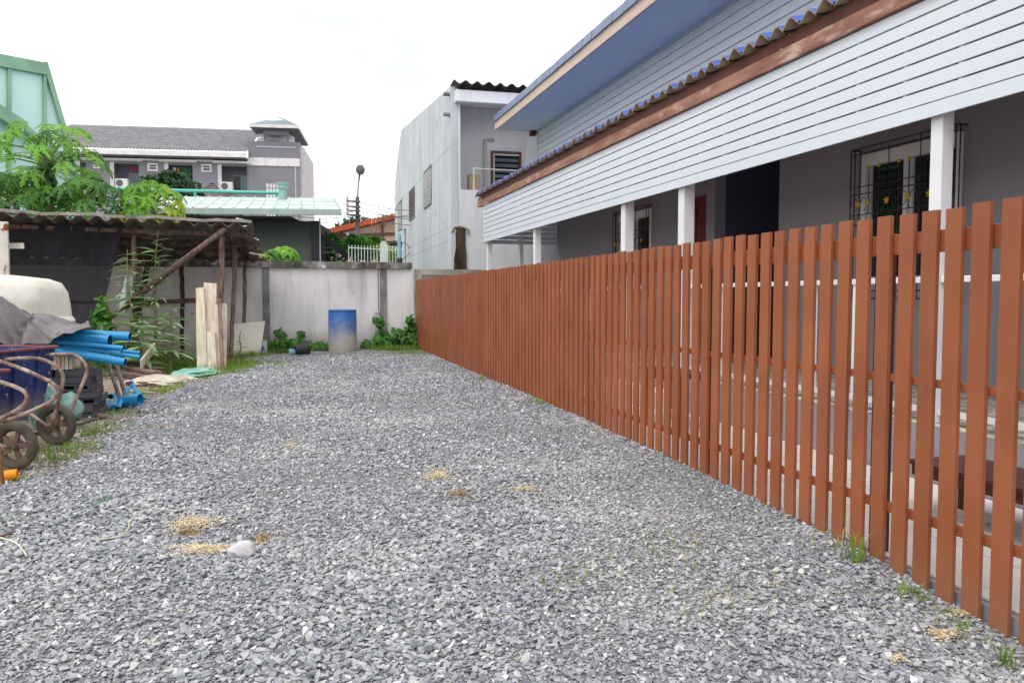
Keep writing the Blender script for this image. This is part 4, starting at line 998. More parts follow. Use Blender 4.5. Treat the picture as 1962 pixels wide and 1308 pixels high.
t = MB(GG); t.prism([(a, b+.03, c) for a, b, c in q], (0, 0, 0), (0, .03, 0)); t.build('pane', 'mint_pane', gg)
for x in mul: gbar(gp(x, 420), gp(x, top(x)+4), .09).build('mullion', 'green_frame', gg)
gbar(gp(-250, top(-250)+9), gp(85, top(85)+9), .36, .24).build('top_beam', 'green_frame', gg)
gbar(gp(84, 120), gp(120, 242), .14, .22).build('slanted_beam', 'green_frame', gg)
gbar(gp(120, 242), gp(150, 352), .14, .22).build('slanted_beam', 'green_frame', gg)
gbar(gp(-60, 178, -.3), gp(46, 246, -.3), .34, .3).build('slanted_beam', 'green_frame', gg)
gbar(gp(46, 246, -.3), gp(146, 330, -.3), .18, .3).build('slanted_beam', 'green_frame', gg)
# return side
a_, b_ = GG.px(85, 124), GG.px(160, 400)
t = MB(GG); t.prism([(a_[0]+.06, .1, a_[1]), (b_[0]+.06, .1, b_[1]), (b_[0]+.06, .1, 0), (b_[0]-8, .1, 0), (b_[0]-8, .1, a_[1])], (0, 0, 0), (0, 6, 0)); t.build('rear_volume', 'mint_pane', gg)

# ------------------------------------------------------------------ orange roofed house, street pole, wires
OH = Frame(atY(690, 500, 36.), -6)
oh = thing('orange_roof_house', 'peach house with a low orange tiled gable roof behind the street pole', 'house', (OH.o.x, OH.o.y, 0))
def op(x, y, v=0): u, z = OH.px(x, y, v); return (u, v, z)
l0, l1 = op(590, 454, -.6), op(800, 405, -.6)
nt_ = 26
for i in range(nt_):
    f0, f1 = i/nt_, (i+1)/nt_
    p0 = [l0[k]+(l1[k]-l0[k])*f0 for k in range(3)]; p1 = [l0[k]+(l1[k]-l0[k])*f1 for k in range(3)]
    t = MB(OH); t.prism([(p0[0], -.6, p0[2]-.07), (p1[0]-.01, -.6, p1[2]-.07), (p1[0]-.01, -.6, p1[2]+.19), (p0[0], -.6, p0[2]+.12)], (0, 0, 0), (0, 5, 0)); t.build('roof_tile', 'orange_roof', oh)
t = MB(OH); t.prism([(l0[0]+.3, 0, 0), (l1[0], 0, 0), (l1[0], 0, l1[2]-.1), (l0[0]+.3, 0, l0[2]-.05)], (0, 0, 0), (0, .25, 0)); t.build('gable_wall', 'peach_wall', oh)
for x in (655, 733, 780):
    q = op(x, 450, -.05); t = MB(OH); t.box(q[0]-.05, q[0]+.05, -.08, -.003, q[2]-.2, q[2]+.45); t.build('batten', 'eave_dark', oh)
q0, q1 = op(640, 452, -.08), op(800, 446, -.08)
t = MB(OH); t.bar((q0[0], -.08, q0[2]), (q1[0], -.08, q1[2]), .06, .12); t.bar((q0[0]-.3, -.3, q0[2]+.05), (q0[0]+1.4, -.3, q0[2]+.5), .5, .1); t.build('eave_purlin', 'eave_dark', oh)
(wa, wc), (wb, wd) = OH.px(690, 490), OH.px(720, 462)
t = MB(OH); t.box(wa, wb, -.06, -.003, wc, wd); wn = t.build('window', 'frame_brown', oh)
t = MB(OH); t.box(wa+.08, wb-.08, -.08, -.062, wc+.08, wd-.08); t.build('pane', 'teal_dark', wn)

pb = atY(686, 500, 30.); px_ = pb.x
sp = thing('street_pole', 'concrete street pole with lamp on a curved arm above the wall', 'pole', (px_, 30, 0))
zt_ = atY(684, 377, 30.).z
t = MB(); t.bar((px_, 30, 0), (px_, 30, zt_), .14, .14); t.build('pole', 'pole_concrete', sp, bevel=.02)
a_, b_, c_ = atY(685, 378, 30.), atY(687, 350, 30.), atY(689, 335, 30.)
t = MB(); t.tube([(px_, 29.88, zt_-.5), (px_, 29.88, zt_), b_, c_], [.03, .03, .03, .04], 8); t.build('lamp_arm', 'pillar', sp, smooth=True)
t = MB(); t.lathe([(.0, -.02), (.1, 0), (.16, .1), (.17, .2), (.1, .34), (0, .36)], 14, (c_.x+.02, 29.9, c_.z)); t.build('lamp_head', 'pole_concrete', sp, smooth=True)
for y_ in (386, 396, 404, 412, 455):
    q = atY(685, y_, 29.85); t = MB(); t.box(px_-.42, px_+.1, 29.8, 29.87, q.z-.03, q.z+.03); br = t.build('bracket', 'pole_concrete', sp)
    t = MB(); t.lathe([(.03, 0), (.06, .04), (.03, .08), (.05, .12), (.02, .15)], 8, (px_-.38, 29.83, q.z+.031)); t.build('insulator', 'pipe_beige', br)
wires = [((560, 387), (686, 387), (830, 403)), ((560, 398), (686, 397), (830, 424)), ((560, 405), (686, 404), (830, 414)), ((560, 413), (686, 412), (830, 433)), ((560, 421), (686, 420), (830, 400))]
wl_ = ['topmost', 'second from top', 'middle', 'second lowest', 'lowest']
for wk, w in enumerate(wires):
    pts = [atY(w[0][0], w[0][1], 31.5), atY(w[1][0], w[1][1], 29.8), atY(w[2][0], w[2][1], 28.)]
    seg = []
    for p, q in zip(pts[:-1], pts[1:]):
        for k in range(8):
            f_ = k/8; s = p.lerp(q, f_); s.z -= .12*math.sin(math.pi*f_); seg.append(s)
    seg.append(pts[-1]); t = MB(); t.tube(seg, .013, 5); single(t, 'power_wire', 'cable_light', wl_[wk]+' of five thin overhead wires crossing the top of the street pole', 'wire', 'thin overhead wires at the top of the street pole')
for k in range(2):
    pts = [atY(700+8*k, 480, 29.), atY(757+14*k, 380, 27.)]; t = MB(); t.tube(pts, .011, 5); single(t, 'stay_wire', 'cable_light', ['left', 'right'][k]+' of two slanting thin wires rising from the pole to the grey building', 'wire', 'slanting wires between pole and grey building')
for k, dy in enumerate((0, 3, 6, 9)):
    P = [atY(600, 452+dy, 31.), atY(645, 459+dy, 30.2), atY(686, 454+dy*.5, 29.8), atY(720, 461+dy*.6+rng.uniform(-2, 2), 29.), atY(770, 465+dy, 28.)]
    t = MB(); t.tube(smoothpts(P, 5), .028 if k < 2 else .018, 6); single(t, 'cable_bundle', 'cable_black', ['top thick', 'second thick', 'third, thinner', 'lowest thin'][k]+' black cable in the sagging bundle low on the street pole', 'cable', 'black cables sagging from the street pole', smooth=True)
t = MB(); q = atY(712, 460, 29.1); t.tube([(q.x-.5, q.y, q.z+.06), (q.x+.5, q.y, q.z-.02)], .075, 8); q2 = atY(690, 462, 29.7); t.box(q2.x-.1, q2.x+.12, q2.y-.1, q2.y+.1, q2.z-.25, q2.z+.2); single(t, 'cable_joint_box', 'cable_black', 'black splice case hanging in the cable bundle by the street pole', 'cable box', smooth=False)
lp = [q + Vector((.5*math.cos(a)*1.0+.9, 0, .34*math.sin(a)-.35)) for a in [k*math.pi/9 for k in range(19)]]
t = MB(); t.tube(lp, .012, 5); single(t, 'cable_loop', 'cable_black', 'coiled loop of spare black cable hanging beside the splice case', 'cable')

# white metal railing beyond the wall, awning arc
wr = thing('metal_railing', 'white metal bar railing just above the wall coping', 'railing', (1.4, 21, 1.6))
RW = Frame(atY(668, 500, 21.), 0)
ra, rzt = RW.px(668, 471); rb, _ = RW.px(758, 471); rz0 = RW.px(700, 503)[1]-.3
for f_ in (0, .42):
    t = MB(RW); zz = rzt-f_; t.tube([(ra, 0, zz-.05), (rb, 0, zz-.05-.04)], .014, 6); t.build('rail', 'rail_white', wr)
n = 15
for i in range(n+1):
    u = ra+(rb-ra)*i/n; t = MB(RW); t.tube([(u, 0, rz0-.6), (u, 0, rzt+.02)], .011, 6); t.build('bar', 'rail_white', wr)
t = MB(RW); u = RW.px(735, 480)[0]; t.prism([(u-.1, -.05, rz0), (u+.1, -.05, rz0), (u+.12, -.05, rzt+.02), (u+.05, -.05, rzt+.14), (u-.06, -.05, rzt+.14), (u-.1, -.05, rzt+.02)], (0, 0, 0), (0, .03, 0)); t.build('white_panel', 'rail_white', wr)
P = [atY(612, 453, 23.), atY(630, 462, 23.), atY(648, 476, 23.), atY(668, 497, 23.)]
aw = thing('curved_awning', 'dark curved awning edge sloping down beside the dark green house', 'awning', (P[1].x, 23, 2))
t = MB(); sp_ = smoothpts(P, 4)
for a, b in zip(sp_[:-1], sp_[1:]): t.bar(a, b, .1, .14)
t.build('edge_beam', 'dark_pilaster', aw)
for k in (0, 1):
    t = MB(); y_ = 474+9*k; t.tube([atY(612, y_, 23.2), atY(650+12*k, y_+2, 23.2)], .018, 6); t.build('brace', 'pillar', aw)

# greenery beyond the wall
def bush(name, label, x, y, Y, rad, n, size, m, seed, group=None):
    c = atY(x, y, Y); return tree(name, label, 'bush', (c.x, Y, c.z), rad, m, n, size, seed, .03, group)
fb_ = bush('flowering_bush', 'green bush under the dark curved awning, left of the white railing', 640, 478, 24., (.75, .5, .55), 900, .07, 'bush_green', 31)
bush('garden_bush', 'tall bright green bush directly behind the white metal railing', 700, 478, 22.5, (.62, .5, .42), 900, .07, 'bush_green', 32)
bush('trimmed_bush', 'yellow green bush top showing left of the cable bundle above the railing', 705, 468, 25., (.75, .5, .25), 700, .07, 'bush_bright', 34)
bush('small_bush', 'small bush behind the right end of the white railing', 742, 490, 22.3, (.45, .4, .3), 500, .06, 'bush_bright', 35)
c = atY(675, 424, 40.); tree('far_tree', 'distant dark tree top peeping over the orange roof', 'tree', (c.x, 40, c.z-.5), (.9, .7, .7), 'tree_dark', 400, .13, 51, .1)
# flowers on the bush
c = atY(650, 480, 23.5)
for k in range(14):
    q = c+Vector((rng.uniform(-.5, .9), rng.uniform(-.2, 0), rng.uniform(-.3, .25))); t = MB(); leafblob(t, q, (.035, .035, .035), 8, .03, k); t.build('blossom', 'apt_white', fb_, fix=False)

# ------------------------------------------------------------------ papayas
def papaya_leaf(seed, lobes=7, L0=.36):
    r = random.Random(seed); mb = MB()
    for k in range(lobes):
        a = (k-(lobes-1)/2)*(2*math.pi*.84/lobes); ln = L0*(1-.42*abs(k-(lobes-1)/2)/((lobes-1)/2))*r.uniform(.9, 1.1)
        d = Vector((math.cos(a), math.sin(a), 0)); s = Vector((-d.y, d.x, 0))
        def P(f, w, dz=0): p = d*ln*f + s*ln*w; p.z = -.55*L0*(f*ln/L0)**2 - .10*abs(w)*ln + dz; return p
        pts_l = [(.14, .035), (.3, .06), (.43, .22), (.5, .07), (.63, .2), (.7, .06), (.82, .12), (1, 0)]
        sp = [P(0, 0)] + [P(f, 0, .012) for f, w in pts_l[:-1]] + [P(1, 0)]
        lf = [P(f, w) for f, w in pts_l[:-1]]; rt = [P(f, -w) for f, w in pts_l[:-1]]
        n = len(pts_l)
        vs = sp + lf + rt; o1 = n+1; o2 = o1+n-1
        fs = [(0, 1, o1), (0, o2, 1)]
        for i in range(n-2):
            fs += [(i+1, i+2, o1+i+1, o1+i), (i+1, o2+i, o2+i+1, i+2)]
        fs += [(n-1, n, o1+n-2), (n-1, o2+n-2, n)]
        mb.add(vs, fs)
    return mb
PL = {m_: [meshof(papaya_leaf(s), 'leaf', m_) for s in (1, 2, 3)] for m_ in ('leaf_papaya', 'leaf_papaya_dark', 'leaf_yellow')}
def papaya(label, crown, base, nleaf, reach, lsize, m_, seed, fruit=False, low=-.5, name='papaya_tree'):
    r = random.Random(seed); crown = Vector(crown); base = Vector(base)
    o = thing(name, label, 'tree' if name == 'papaya_tree' else 'plant', base, 'papaya trees behind the shed and wall')
    t = MB(); pts = [base, base.lerp(crown, .5)+Vector((.05, 0, 0)), crown]; t.tube(pts, [.11, .085, .05], 10); tr = t.build('trunk', 'trunk', o, smooth=True)
    for i in range(nleaf):
        az = i*2.399+r.uniform(-.3, .3); f = i/nleaf
        el = 1.05-(1.05-low)*f+r.uniform(-.12, .12); rc = reach*r.uniform(.75, 1.08)*(.7+.3*min(1, f*2+.2))
        d = Vector((math.cos(az)*math.cos(el), math.sin(az)*math.cos(el), math.sin(el)))
        s0 = crown+Vector((0, 0, -.28*f*reach)); s1 = s0+d*rc*.5+Vector((0, 0, .05)); s2 = s0+d*rc+Vector((0, 0, -.14*rc))
        t = MB(); t.tube([s0, s1, s2], [.013, .010, .007], 5, caps=False); st = t.build('petiole', 'petiole', o)
        tilt = .35+.45*f+r.uniform(-.15, .25)
        mm = r.choice(PL[m_ if r.random() > (.6 if m_ == 'leaf_yellow' else .18) else ('leaf_papaya_dark' if m_ != 'leaf_yellow' else 'leaf_papaya')])
        rot = (Matrix.Rotation(az, 3, 'Z') @ Matrix.Rotation(tilt, 3, 'Y') @ Matrix.Rotation(r.uniform(-.4, .4), 3, 'X')).to_euler()
        put('leaf', mm, s2, o, rot=rot, scale=lsize*r.uniform(.8, 1.2)/.36)
    if fruit:
        for i in range(14):
            a = i*2.4; z_ = crown.z-.18-.05*i; t = MB(); t.lathe([(0, -.13), (.05, -.1), (.075, -.02), (.06, .08), (.02, .12), (0, .125)], 10, (crown.x+.13*math.cos(a), crown.y+.13*math.sin(a), z_)); t.build('fruit', 'fruit', o, smooth=True)
    return o
c = atY(88, 298, 19.5); papaya('tall fruiting papaya tree with wide pale green crown rising behind the shed roof', c, (c.x+.1, 19.5, 0), 50, 1.2, .40, 'leaf_papaya', 21, True, -.55)
c = atY(30, 372, 18.9); papaya('darker papaya tree low behind the shed roof at the left edge of the photo', c, (c.x, 18.9, 0), 40, .88, .36, 'leaf_papaya_dark', 22, False, -.4)
c = atY(160, 385, 19.0); papaya('middle papaya with hanging leaves just right of the tall fruiting papaya', c, (c.x, 19.0, 0), 40, .84, .36, 'leaf_papaya_dark', 23, False, -.4)
c = atY(292, 383, 19.3); papaya('yellowing low papaya with bright leaves in front of the mint roof', c, (c.x, 19.3, 0), 40, .66, .32, 'leaf_yellow', 24, False, -.35)
c = atY(540, 496, 19.2); papaya('young papaya sprouting above the coping before the dark green wall', c, (c.x, 19.2, 0), 26, .46, .32, 'leaf_papaya', 25, False, -.1)
c = atY(505, 495, 18.8); papaya('small papaya sprout at the shed corner above the coping', c, (c.x, 18.8, 0), 8, .3, .26, 'leaf_papaya', 26, False, 0)

# ------------------------------------------------------------------ lean-to shed
sh = thing('lean_to_shed', 'rickety pole shed with corrugated roof and dark netting against the boundary wall', 'shed', (-2.6, 16, .05))
zF = lambda x: 2.70 - (x+.594)*.018 - .035
zB = lambda x: 2.165
PW = .272
x = -.56; k = 0
while x > -8:
    xa = x-PW*4-.06
    n = 33
    dz = .012 if k % 2 else 0; dy = rng.uniform(-.07, .05); tw = rng.uniform(-.02, .02)
    def fn(i, j, xa=xa, dz=dz, dy=dy, tw=tw):
        X = xa+i*(PW*4+.06); Y = 14.5+dy+(17.81-14.5-dy)*j
        return (X, Y, zF(X)+(zB(X)-zF(X))*j+.045*math.cos(2*math.pi*(X+.56)/PW)+dz+tw*(i-.5))
    t = MB(); t.grid(n, 6, fn, thick=(0, 0, .012)); t.build('roof_sheet', 'asbestos', sh); x -= PW*4; k += 1
t = MB(); n_ = 40
t.grid(n_, 2, lambda i, j: (-8+7.42*i, 14.46-.012*j, zF(-8+7.42*i)+.03+.05*j+.012*math.sin(i*41)+.008*math.sin(i*97)), thick=(0, .02, 0)); t.build('edge_strip', 'asbestos_edge', sh)
for Y, z_ in ((14.75, 2.53), (15.6, 2.44), (16.4, 2.34), (17.25, 2.22)):
    t = MB(); t.bar((-8, Y, z_+.10), (-.52+.05*(Y-14.7), Y, z_-.03), .06, .07); t.build('purlin', 'dark_wood', sh)
def pole(pts, r, m='pole_wood'):
    P = smoothpts(pts, 5); Q = [p+Vector((rng.uniform(-.008, .008), rng.uniform(-.008, .008), 0)) for p in P]
    t = MB(); t.tube(Q, [r*.86*(1.08-.2*i/len(Q)) for i in range(len(Q))], 8); return t.build('pole', m, sh, smooth=True)
def onsoil(p): return Vector((p.x, p.y, float(soilz(p.x, p.y))-.05))
def upright(x0, y0, x1, y1, Y, r, m='pole_wood'):
    a, b = atY(x0, y0, Y), atY(x1, y1, Y); f = (a.z-float(soilz(b.x, b.y))+.05)/(a.z-b.z); c = a+(b-a)*f
    return pole([a, a.lerp(c, .35)+Vector((.015, 0, 0)), a.lerp(c, .7)-Vector((.01, 0, 0)), c], r, m)
upright(256, 428, 254, 690, 14.95, .045)
upright(424, 438, 423, 640, 14.7, .052)
upright(450, 462, 444, 670, 16.3, .05)
upright(468, 486, 468, 618, 17.45, .045)
upright(347, 500, 350, 655, 17.4, .05, 'dark_wood')
upright(288, 480, 270, 565, 16.6, .06, 'dark_wood')
pole([atY(433, 438, 14.58), atY(320, 522, 14.6), atY(205, 614, 14.62)], .05)
pole([atY(374, 484, 14.5), atY(300, 540, 14.52), atY(240, 590, 14.54)], .05, 'dark_wood')
pole([atY(428, 438, 14.8), atY(452, 470, 16.2), atY(474, 496, 17.4)], .04, 'dark_wood')
t = MB(); t.bar(atY(255, 581, 15.3), atY(385, 575, 15.3), .05, .09); t.build('cross_rail', 'dark_wood', sh)
t = MB(); t.bar(atY(60, 577, 15.2), atY(200, 580, 15.2), .05, .05); t.build('cross_rail', 'dark_wood', sh)
for (xa, ya, xb, yb) in ((452, 418, 482, 425), (466, 433, 485, 434), (478, 484, 508, 490), (480, 452, 496, 460)):
    t = MB(); t.bar(atY(xa, ya, 15.5), atY(xb, yb, 15.5), .05, .025); t.build('loose_batten', 'pale_plank', sh)
# netting
def netfn(i, j):
    xl, xr = 15-60*(1-i)*0, 0
    tx = (12+(238-12)*i); bx = (5+(186-5)*i)
    px = tx+(bx-tx)*j; py = 428+(648-428)*j*(1-.05*i)
    p = atY(px, py, 14.72); p.y += .035*math.sin(i*9+j*2)*(.3+.7*j)+.012*math.sin(i*37); return p
t = MB(); t.grid(40, 14, netfn); single(t, 'shade_net', 'net', 'dark shade net hanging down from the front edge of the shed roof', 'net', smooth=True, fix=False)
t = MB(); a = atY(4, 425, 14.25); b = atY(16, 425, 14.25); zb_ = float(soilz(a.x, 14.25))-.05
t.box(a.x-.05, b.x, 14.2, 14.26, zb_, a.z); t.box(a.x-.05, a.x, 14.261, 14.36, zb_, a.z); single(t, 'steel_post', 'rust_white', 'rusty white steel post standing at the left end of the shed netting', 'post', bevel=.004)
t = MB(); t.bar(atY(17, 471, 14.4), atY(46, 471, 14.4), .03, .09); single(t, 'board_stub', 'rust_white', 'short pale board sticking out from the rusty white post', 'board')
# clear plastic bag hanging on the pole
t = MB(); c = atY(236, 560, 14.75); t.grid(9, 12, lambda i, j: (c.x+(i-.5)*.24*(1-.5*j)+.1*j, c.y+.04*math.sin(7*i+3*j), c.z-.32+.6*j+.02*math.sin(i*9)), thick=(0, .012, 0)); single(t, 'plastic_sheet', 'plastic_clear', 'crumpled clear plastic sheet hanging by the shed pole among the weeds', 'plastic sheet', smooth=True)

# ------------------------------------------------------------------ planks leaning on the shed pole
def plank(xb0, xb1, yb, xt0, xt1, yt, Y0_, Y1_, label, m='pale_plank', d=.03, cut=0.):
    a, b = atY(xb0, yb, Y0_), atY(xb1, yb, Y0_); c, e = atY(xt1, yt+cut, Y1_), atY(xt0, yt, Y1_)
    z = float(soilz(a.x, Y0_)); a.z = b.z = z-.01
    t = MB(); t.prism([a, b, c, e], (0, 0, 0), (0, d, 0)); return single(t, 'plank', m, label, 'plank', 'pale planks leaning on the shed pole', bevel=.003)
plank(377, 398, 702, 375, 391, 552, 14.25, 14.46, 'leftmost pale plank of those leaning on the shed pole, narrow and straight', cut=-2)
plank(392, 412, 702, 390, 415, 541, 14.31, 14.52, 'tallest and widest pale plank leaning on the shed pole', cut=2)
plank(398, 416, 702, 396, 411, 635, 14.16, 14.26, 'shortest pale plank standing in front of the others at the shed pole')
plank(412, 424, 701, 410, 419, 583, 14.2, 14.40, 'pale plank with slanted edge right of the tallest plank')
plank(424, 434, 700, 425, 435, 582, 14.22, 14.42, 'rightmost pale plank of those leaning on the shed pole')
a = atY(426, 700, 14.14); b = atY(420, 572, 14.35); t = MB(); t.bar((a.x, 14.14, float(soilz(a.x, 14.14))-.01), b, .06, .05); single(t, 'wood_post', 'pole_wood', 'pinkish brown weathered wooden batten standing before the pale planks', 'batten', bevel=.005)
t = MB(); a, b, c, d = atY(440, 682, 16.6), atY(498, 664, 16.9), atY(508, 615, 17.35), atY(440, 621, 17.2)
a.z = float(soilz(a.x, a.y))-.02; b.z = float(soilz(b.x, b.y))+.0; t.prism([a, b, c, d], (0, 0, 0), (0, .014, 0)); wb = single(t, 'white_board', 'board_white', 'off-white panel with scribbled figures leaning by the wall pillar', 'board')
WL[wb.name] = wb.location.copy()
# scribble 160 on the board
nB = (b-a).cross(d-a).normalized()
if nB.y > 0: nB = -nB
def onboard(x, y):
    q = ray(x, y); s = (a-C0).dot(nB)/q.dot(nB); return C0+q*s+nB*.004
for st in ([(462, 623), (462, 637)], [(469, 625), (466, 631), (467, 637), (470, 635), (469, 631), (466, 633)], [(474, 629), (472, 632), (474, 635), (477, 633), (476, 629), (474, 629)]):
    t = MB(); t.tube([onboard(*q) for q in st], .008, 5); t.build('scribbled_figure', 'ink', wb)
# paint can, pot, barrel, block
def gnd(p): return float(soilz(p.x, p.y))
c = atY(504, 668, 17.3); zg_ = gnd(c)
cn = thing('paint_can', 'tall white and blue label paint can with rusty lid at the foot of the pillar', 'can', (c.x, 17.3, zg_))
t = MB(); t.lathe([(.085, 0), (.09, .02), (.088, .27), (.09, .28)], 18, (c.x, 17.3, zg_), caps=True); t.build('body', 'can_white', cn, smooth=True)
t = MB(); t.lathe([(.092, .281), (.092, .3), (.05, .31), (0, .31)], 18, (c.x, 17.3, zg_)); t.build('lid', 'can_rust', cn, smooth=True)
bc = atY(657, 678, 17.05); zg_ = float(gz(bc.x, 17.05))-.01; br = .30
bar_ = thing('blue_barrel', 'dusty blue plastic barrel standing against the boundary wall', 'barrel', (bc.x, 17.05, zg_))
prf = [(.0, .02), (.27, .02), (.285, 0), (.295, .03), (.297, .2), (.3, .24), (.297, .28), (.298, .58), (.302, .62), (.298, .66), (.296, .84), (.288, .875), (.294, .885), (.294, .915), (.27, .92), (.262, .88), (.25, .86), (0, .862)]
t = MB(); t.lathe(prf, 40, (bc.x, 17.05, zg_)); t.build('body', 'barrel_blue', bar_, smooth=True)
t = MB(); t.lathe([(.296, .886), (.303, .89), (.303, .905), (.296, .912)], 40, (bc.x, 17.05, zg_)); t.build('rim', 'barrel_blue', bar_, smooth=True)
for (dx, dy) in ((-.13, .05), (.14, -.02)):
    t = MB(); t.lathe([(.035, .862), (.035, .885), (0, .887)], 12, (bc.x+dx, 17.05+dy, zg_)); t.build('bung', 'black_plastic', bar_)
c = atY(700, 668, 17.75); t = MB(); z_ = gnd(c); 
for bx in ((c.x-.1, c.x+.16, 17.5, 17.7, z_-.02, z_+.16),): t.box(*bx)
single(t, 'rubble_block', 'block_concrete', 'single grey concrete block on the ground just right of the blue barrel', 'block', bevel=.012)
c = atY(577, 674, 16.6); z_ = float(gz(c.x, 16.6)); mt = (Matrix.Rotation(R(20), 3, 'Z') @ Matrix.Rotation(R(82), 3, 'Y'))
pt = thing('black_pot', 'black plastic plant pot lying on its side left of the blue barrel', 'pot', (c.x, 16.6, z_))
t = MB(); t.lathe([(0, -.12), (.09, -.12), (.14, .11), (.152, .11), (.152, .14), (.138, .14), (.085, -.10), (0, -.10)], 22, (c.x, 16.6, z_+.13), mt); t.build('body', 'black_plastic', pt, smooth=True)
c2 = atY(560, 672, 16.6); t = MB(); t.lathe([(0, -.06), (.055, -.06), (.07, .06), (.062, .06), (.05, -.05), (0, -.05)], 16, (c2.x, 16.62, z_+.07), Matrix.Rotation(R(-95), 3, 'Y')); single(t, 'cup', 'cup_blue', 'pale blue plastic cup lying beside the black plant pot', 'cup', smooth=True)

# ------------------------------------------------------------------ junk heap on the left
bk = MB()
for b in ((-.195, .195, -.095, .095, 0, .018), (-.195, .195, -.095, .095, .054, .072), (-.195, -.17, -.095, .095, .018, .054), (.17, .195, -.095, .095, .018, .054), (-.07, -.045, -.095, .095, .018, .054), (.05, .075, -.095, .095, .018, .054), (-.17, .17, .06, .09, .018, .054)): bk.box(*b)
bme = meshof(bk, 'concrete_block', 'block_concrete')
ordw = ['bottom course', 'second course up', 'third course up', 'fourth course up', 'fifth course up', 'sixth course up', 'topmost course']
sbx = atY(150, 800, 8.85).x; sz = .165
sbe = meshof((lambda q: (q.box(-.195, .195, -.095, .095, 0, .0705), q)[1])(MB()), 'concrete_block', 'block_concrete', bevel=.006)
for k in range(7):
    for c_, (dx, w_) in enumerate(((0, 'right column'), (-.41, 'left column'))):
        o = put('concrete_block', bme if (k*2+c_) in (4, 8, 3, 11) else sbe, (sbx+dx+rng.uniform(-.05, .05), 8.85+rng.uniform(-.02, .03), sz+k*.0735), rot=(0, 0, rng.uniform(-.06, .06)))
        tag(o, f'grey hollow concrete block, {ordw[k]}, {w_} of the stack under the blue pipes', 'block', 'grey hollow concrete blocks in the stack under the blue pipes')
for k in range(6):
    o = put('concrete_block', sbe, (sbx+.07+rng.uniform(-.03, .03), 9.15, sz+k*.0735), rot=(0, 0, 1.57+rng.uniform(-.05, .05)))
    tag(o, f'block turned end on, {ordw[k] if k < 5 else "topmost"}, behind the right column of the stack', 'block', 'grey hollow concrete blocks in the stack under the blue pipes')
cz0 = sz+7*.0735+.003
cr0, cr1 = atY(58, 680, 8.8).x, atY(142, 680, 8.8).x
ct = thing('wooden_crate', 'pale slatted wooden crate on top of the concrete block stack', 'crate', ((cr0+cr1)/2, 8.85, cz0))
t = MB(); t.box(cr0, cr1, 8.76, 9.05, cz0, cz0+.02); t.build('base', 'crate_wood', ct)
n = 11
for i in range(n):
    q0 = cr0+(cr1-cr0)*i/n; t = MB(); t.box(q0+.004, q0+(cr1-cr0)/n-.004, 8.735-.006*(i % 2), 8.758, cz0, cz0+.215+rng.uniform(-.012, .006)); t.build('slat', 'crate_wood' if i % 3 else 'pale_plank', ct)
t = MB(); t.box(cr1-.02, cr1, 8.762, 9.05, cz0+.022, cz0+.2); t.box(cr0, cr1-.022, 9.03, 9.05, cz0+.022, cz0+.2); t.box(cr0, cr0+.02, 8.762, 9.028, cz0+.022, cz0+.2); t.build('side', 'pale_plank', ct)
t = MB(); t.box(cr0+.03, cr0+.26, 8.715, 8.727, cz0+.10, cz0+.125); t.build('band', 'rust_white', ct)
# added support bin, fills the hollow under the tarp and keeps it dark
t = MB(); bx0, bx1 = cr0-1.2, cr0+.02
bn = thing('tarp_fill_bin', 'added dark timber bin filling the space under the grey tarpaulin', 'bin', ((bx0+bx1)/2, 9.6, .15))
for k in range(5):
    t = MB(); t.box(bx0, bx1, 9.16, 9.19, .15+k*.19, .15+k*.19+.18); t.build('board', 'dark_wood', bn)
t = MB(); t.box(bx0, bx0+.04, 9.2, 9.8, .15, 1.1); t.box(bx1-.04, bx1, 9.2, 9.8, .15, 1.1); t.box(bx0+.05, bx1-.05, 9.76, 9.8, .15, 1.1); t.build('side_board', 'dark_wood', bn)
t = MB(); t.box(bx0, bx1, 9.16, 9.8, 1.105, 1.13); t.build('lid_board', 'dark_wood', bn)
# blue pipes
pipes = [((60, 634), (249, 645), 9.05, 8.9, .047, 'second thickest blue pipe reaching furthest right at the top of the pipe bundle'),
         ((90, 648), (211, 653), 8.86, 8.72, .062, 'thickest blue pipe with a flared open end under the tarpaulin'),
         ((60, 650), (236, 667), 8.7, 8.6, .026, 'thin blue pipe just below the flared pipe of the bundle'),
         ((110, 659), (268, 676), 8.85, 8.75, .018, 'thinnest blue pipe, upper of the two reaching furthest right'),
         ((110, 661), (268, 684), 8.76, 8.6, .019, 'thin blue pipe, lower of the two reaching furthest right'),
         ((60, 663), (240, 694), 8.66, 8.5, .042, 'thick blue pipe lowest in the bundle slanting down over the blocks'),
         ((110, 664), (230, 677), 8.72, 8.68, .022, 'short thin blue pipe in the middle of the bundle')]
for (p0, p1, ya, yb, r_, lb) in pipes:
    a, b = atY(*p0, ya), atY(*p1, yb); t = MB(); d = (b-a).normalized()
    rr_ = [r_, r_, r_] if 'flared' not in lb else [r_*.86, r_*.86, r_*1.0]
    P = [a, b-d*.12, b]
    t.tube(P, rr_, 18, caps=False); t.m = 1; t.tube([p for p in P], [q*.9 for q in rr_], 18, caps=False)
    m0 = len(t.v); 
    k0 = 18*2
    t.add([], [])
    t.m = 0; n0 = 54; t.f += [(k0+i, k0+(i+1) % 18, n0+k0+(i+1) % 18, n0+k0+i) for i in range(18)]; t.mi += [0]*18
    single(t, 'blue_pipe', ['pvc_blue', 'pvc_inside'], lb, 'pipe', 'blue pipes lying on the block stack', smooth=True, fix=False)
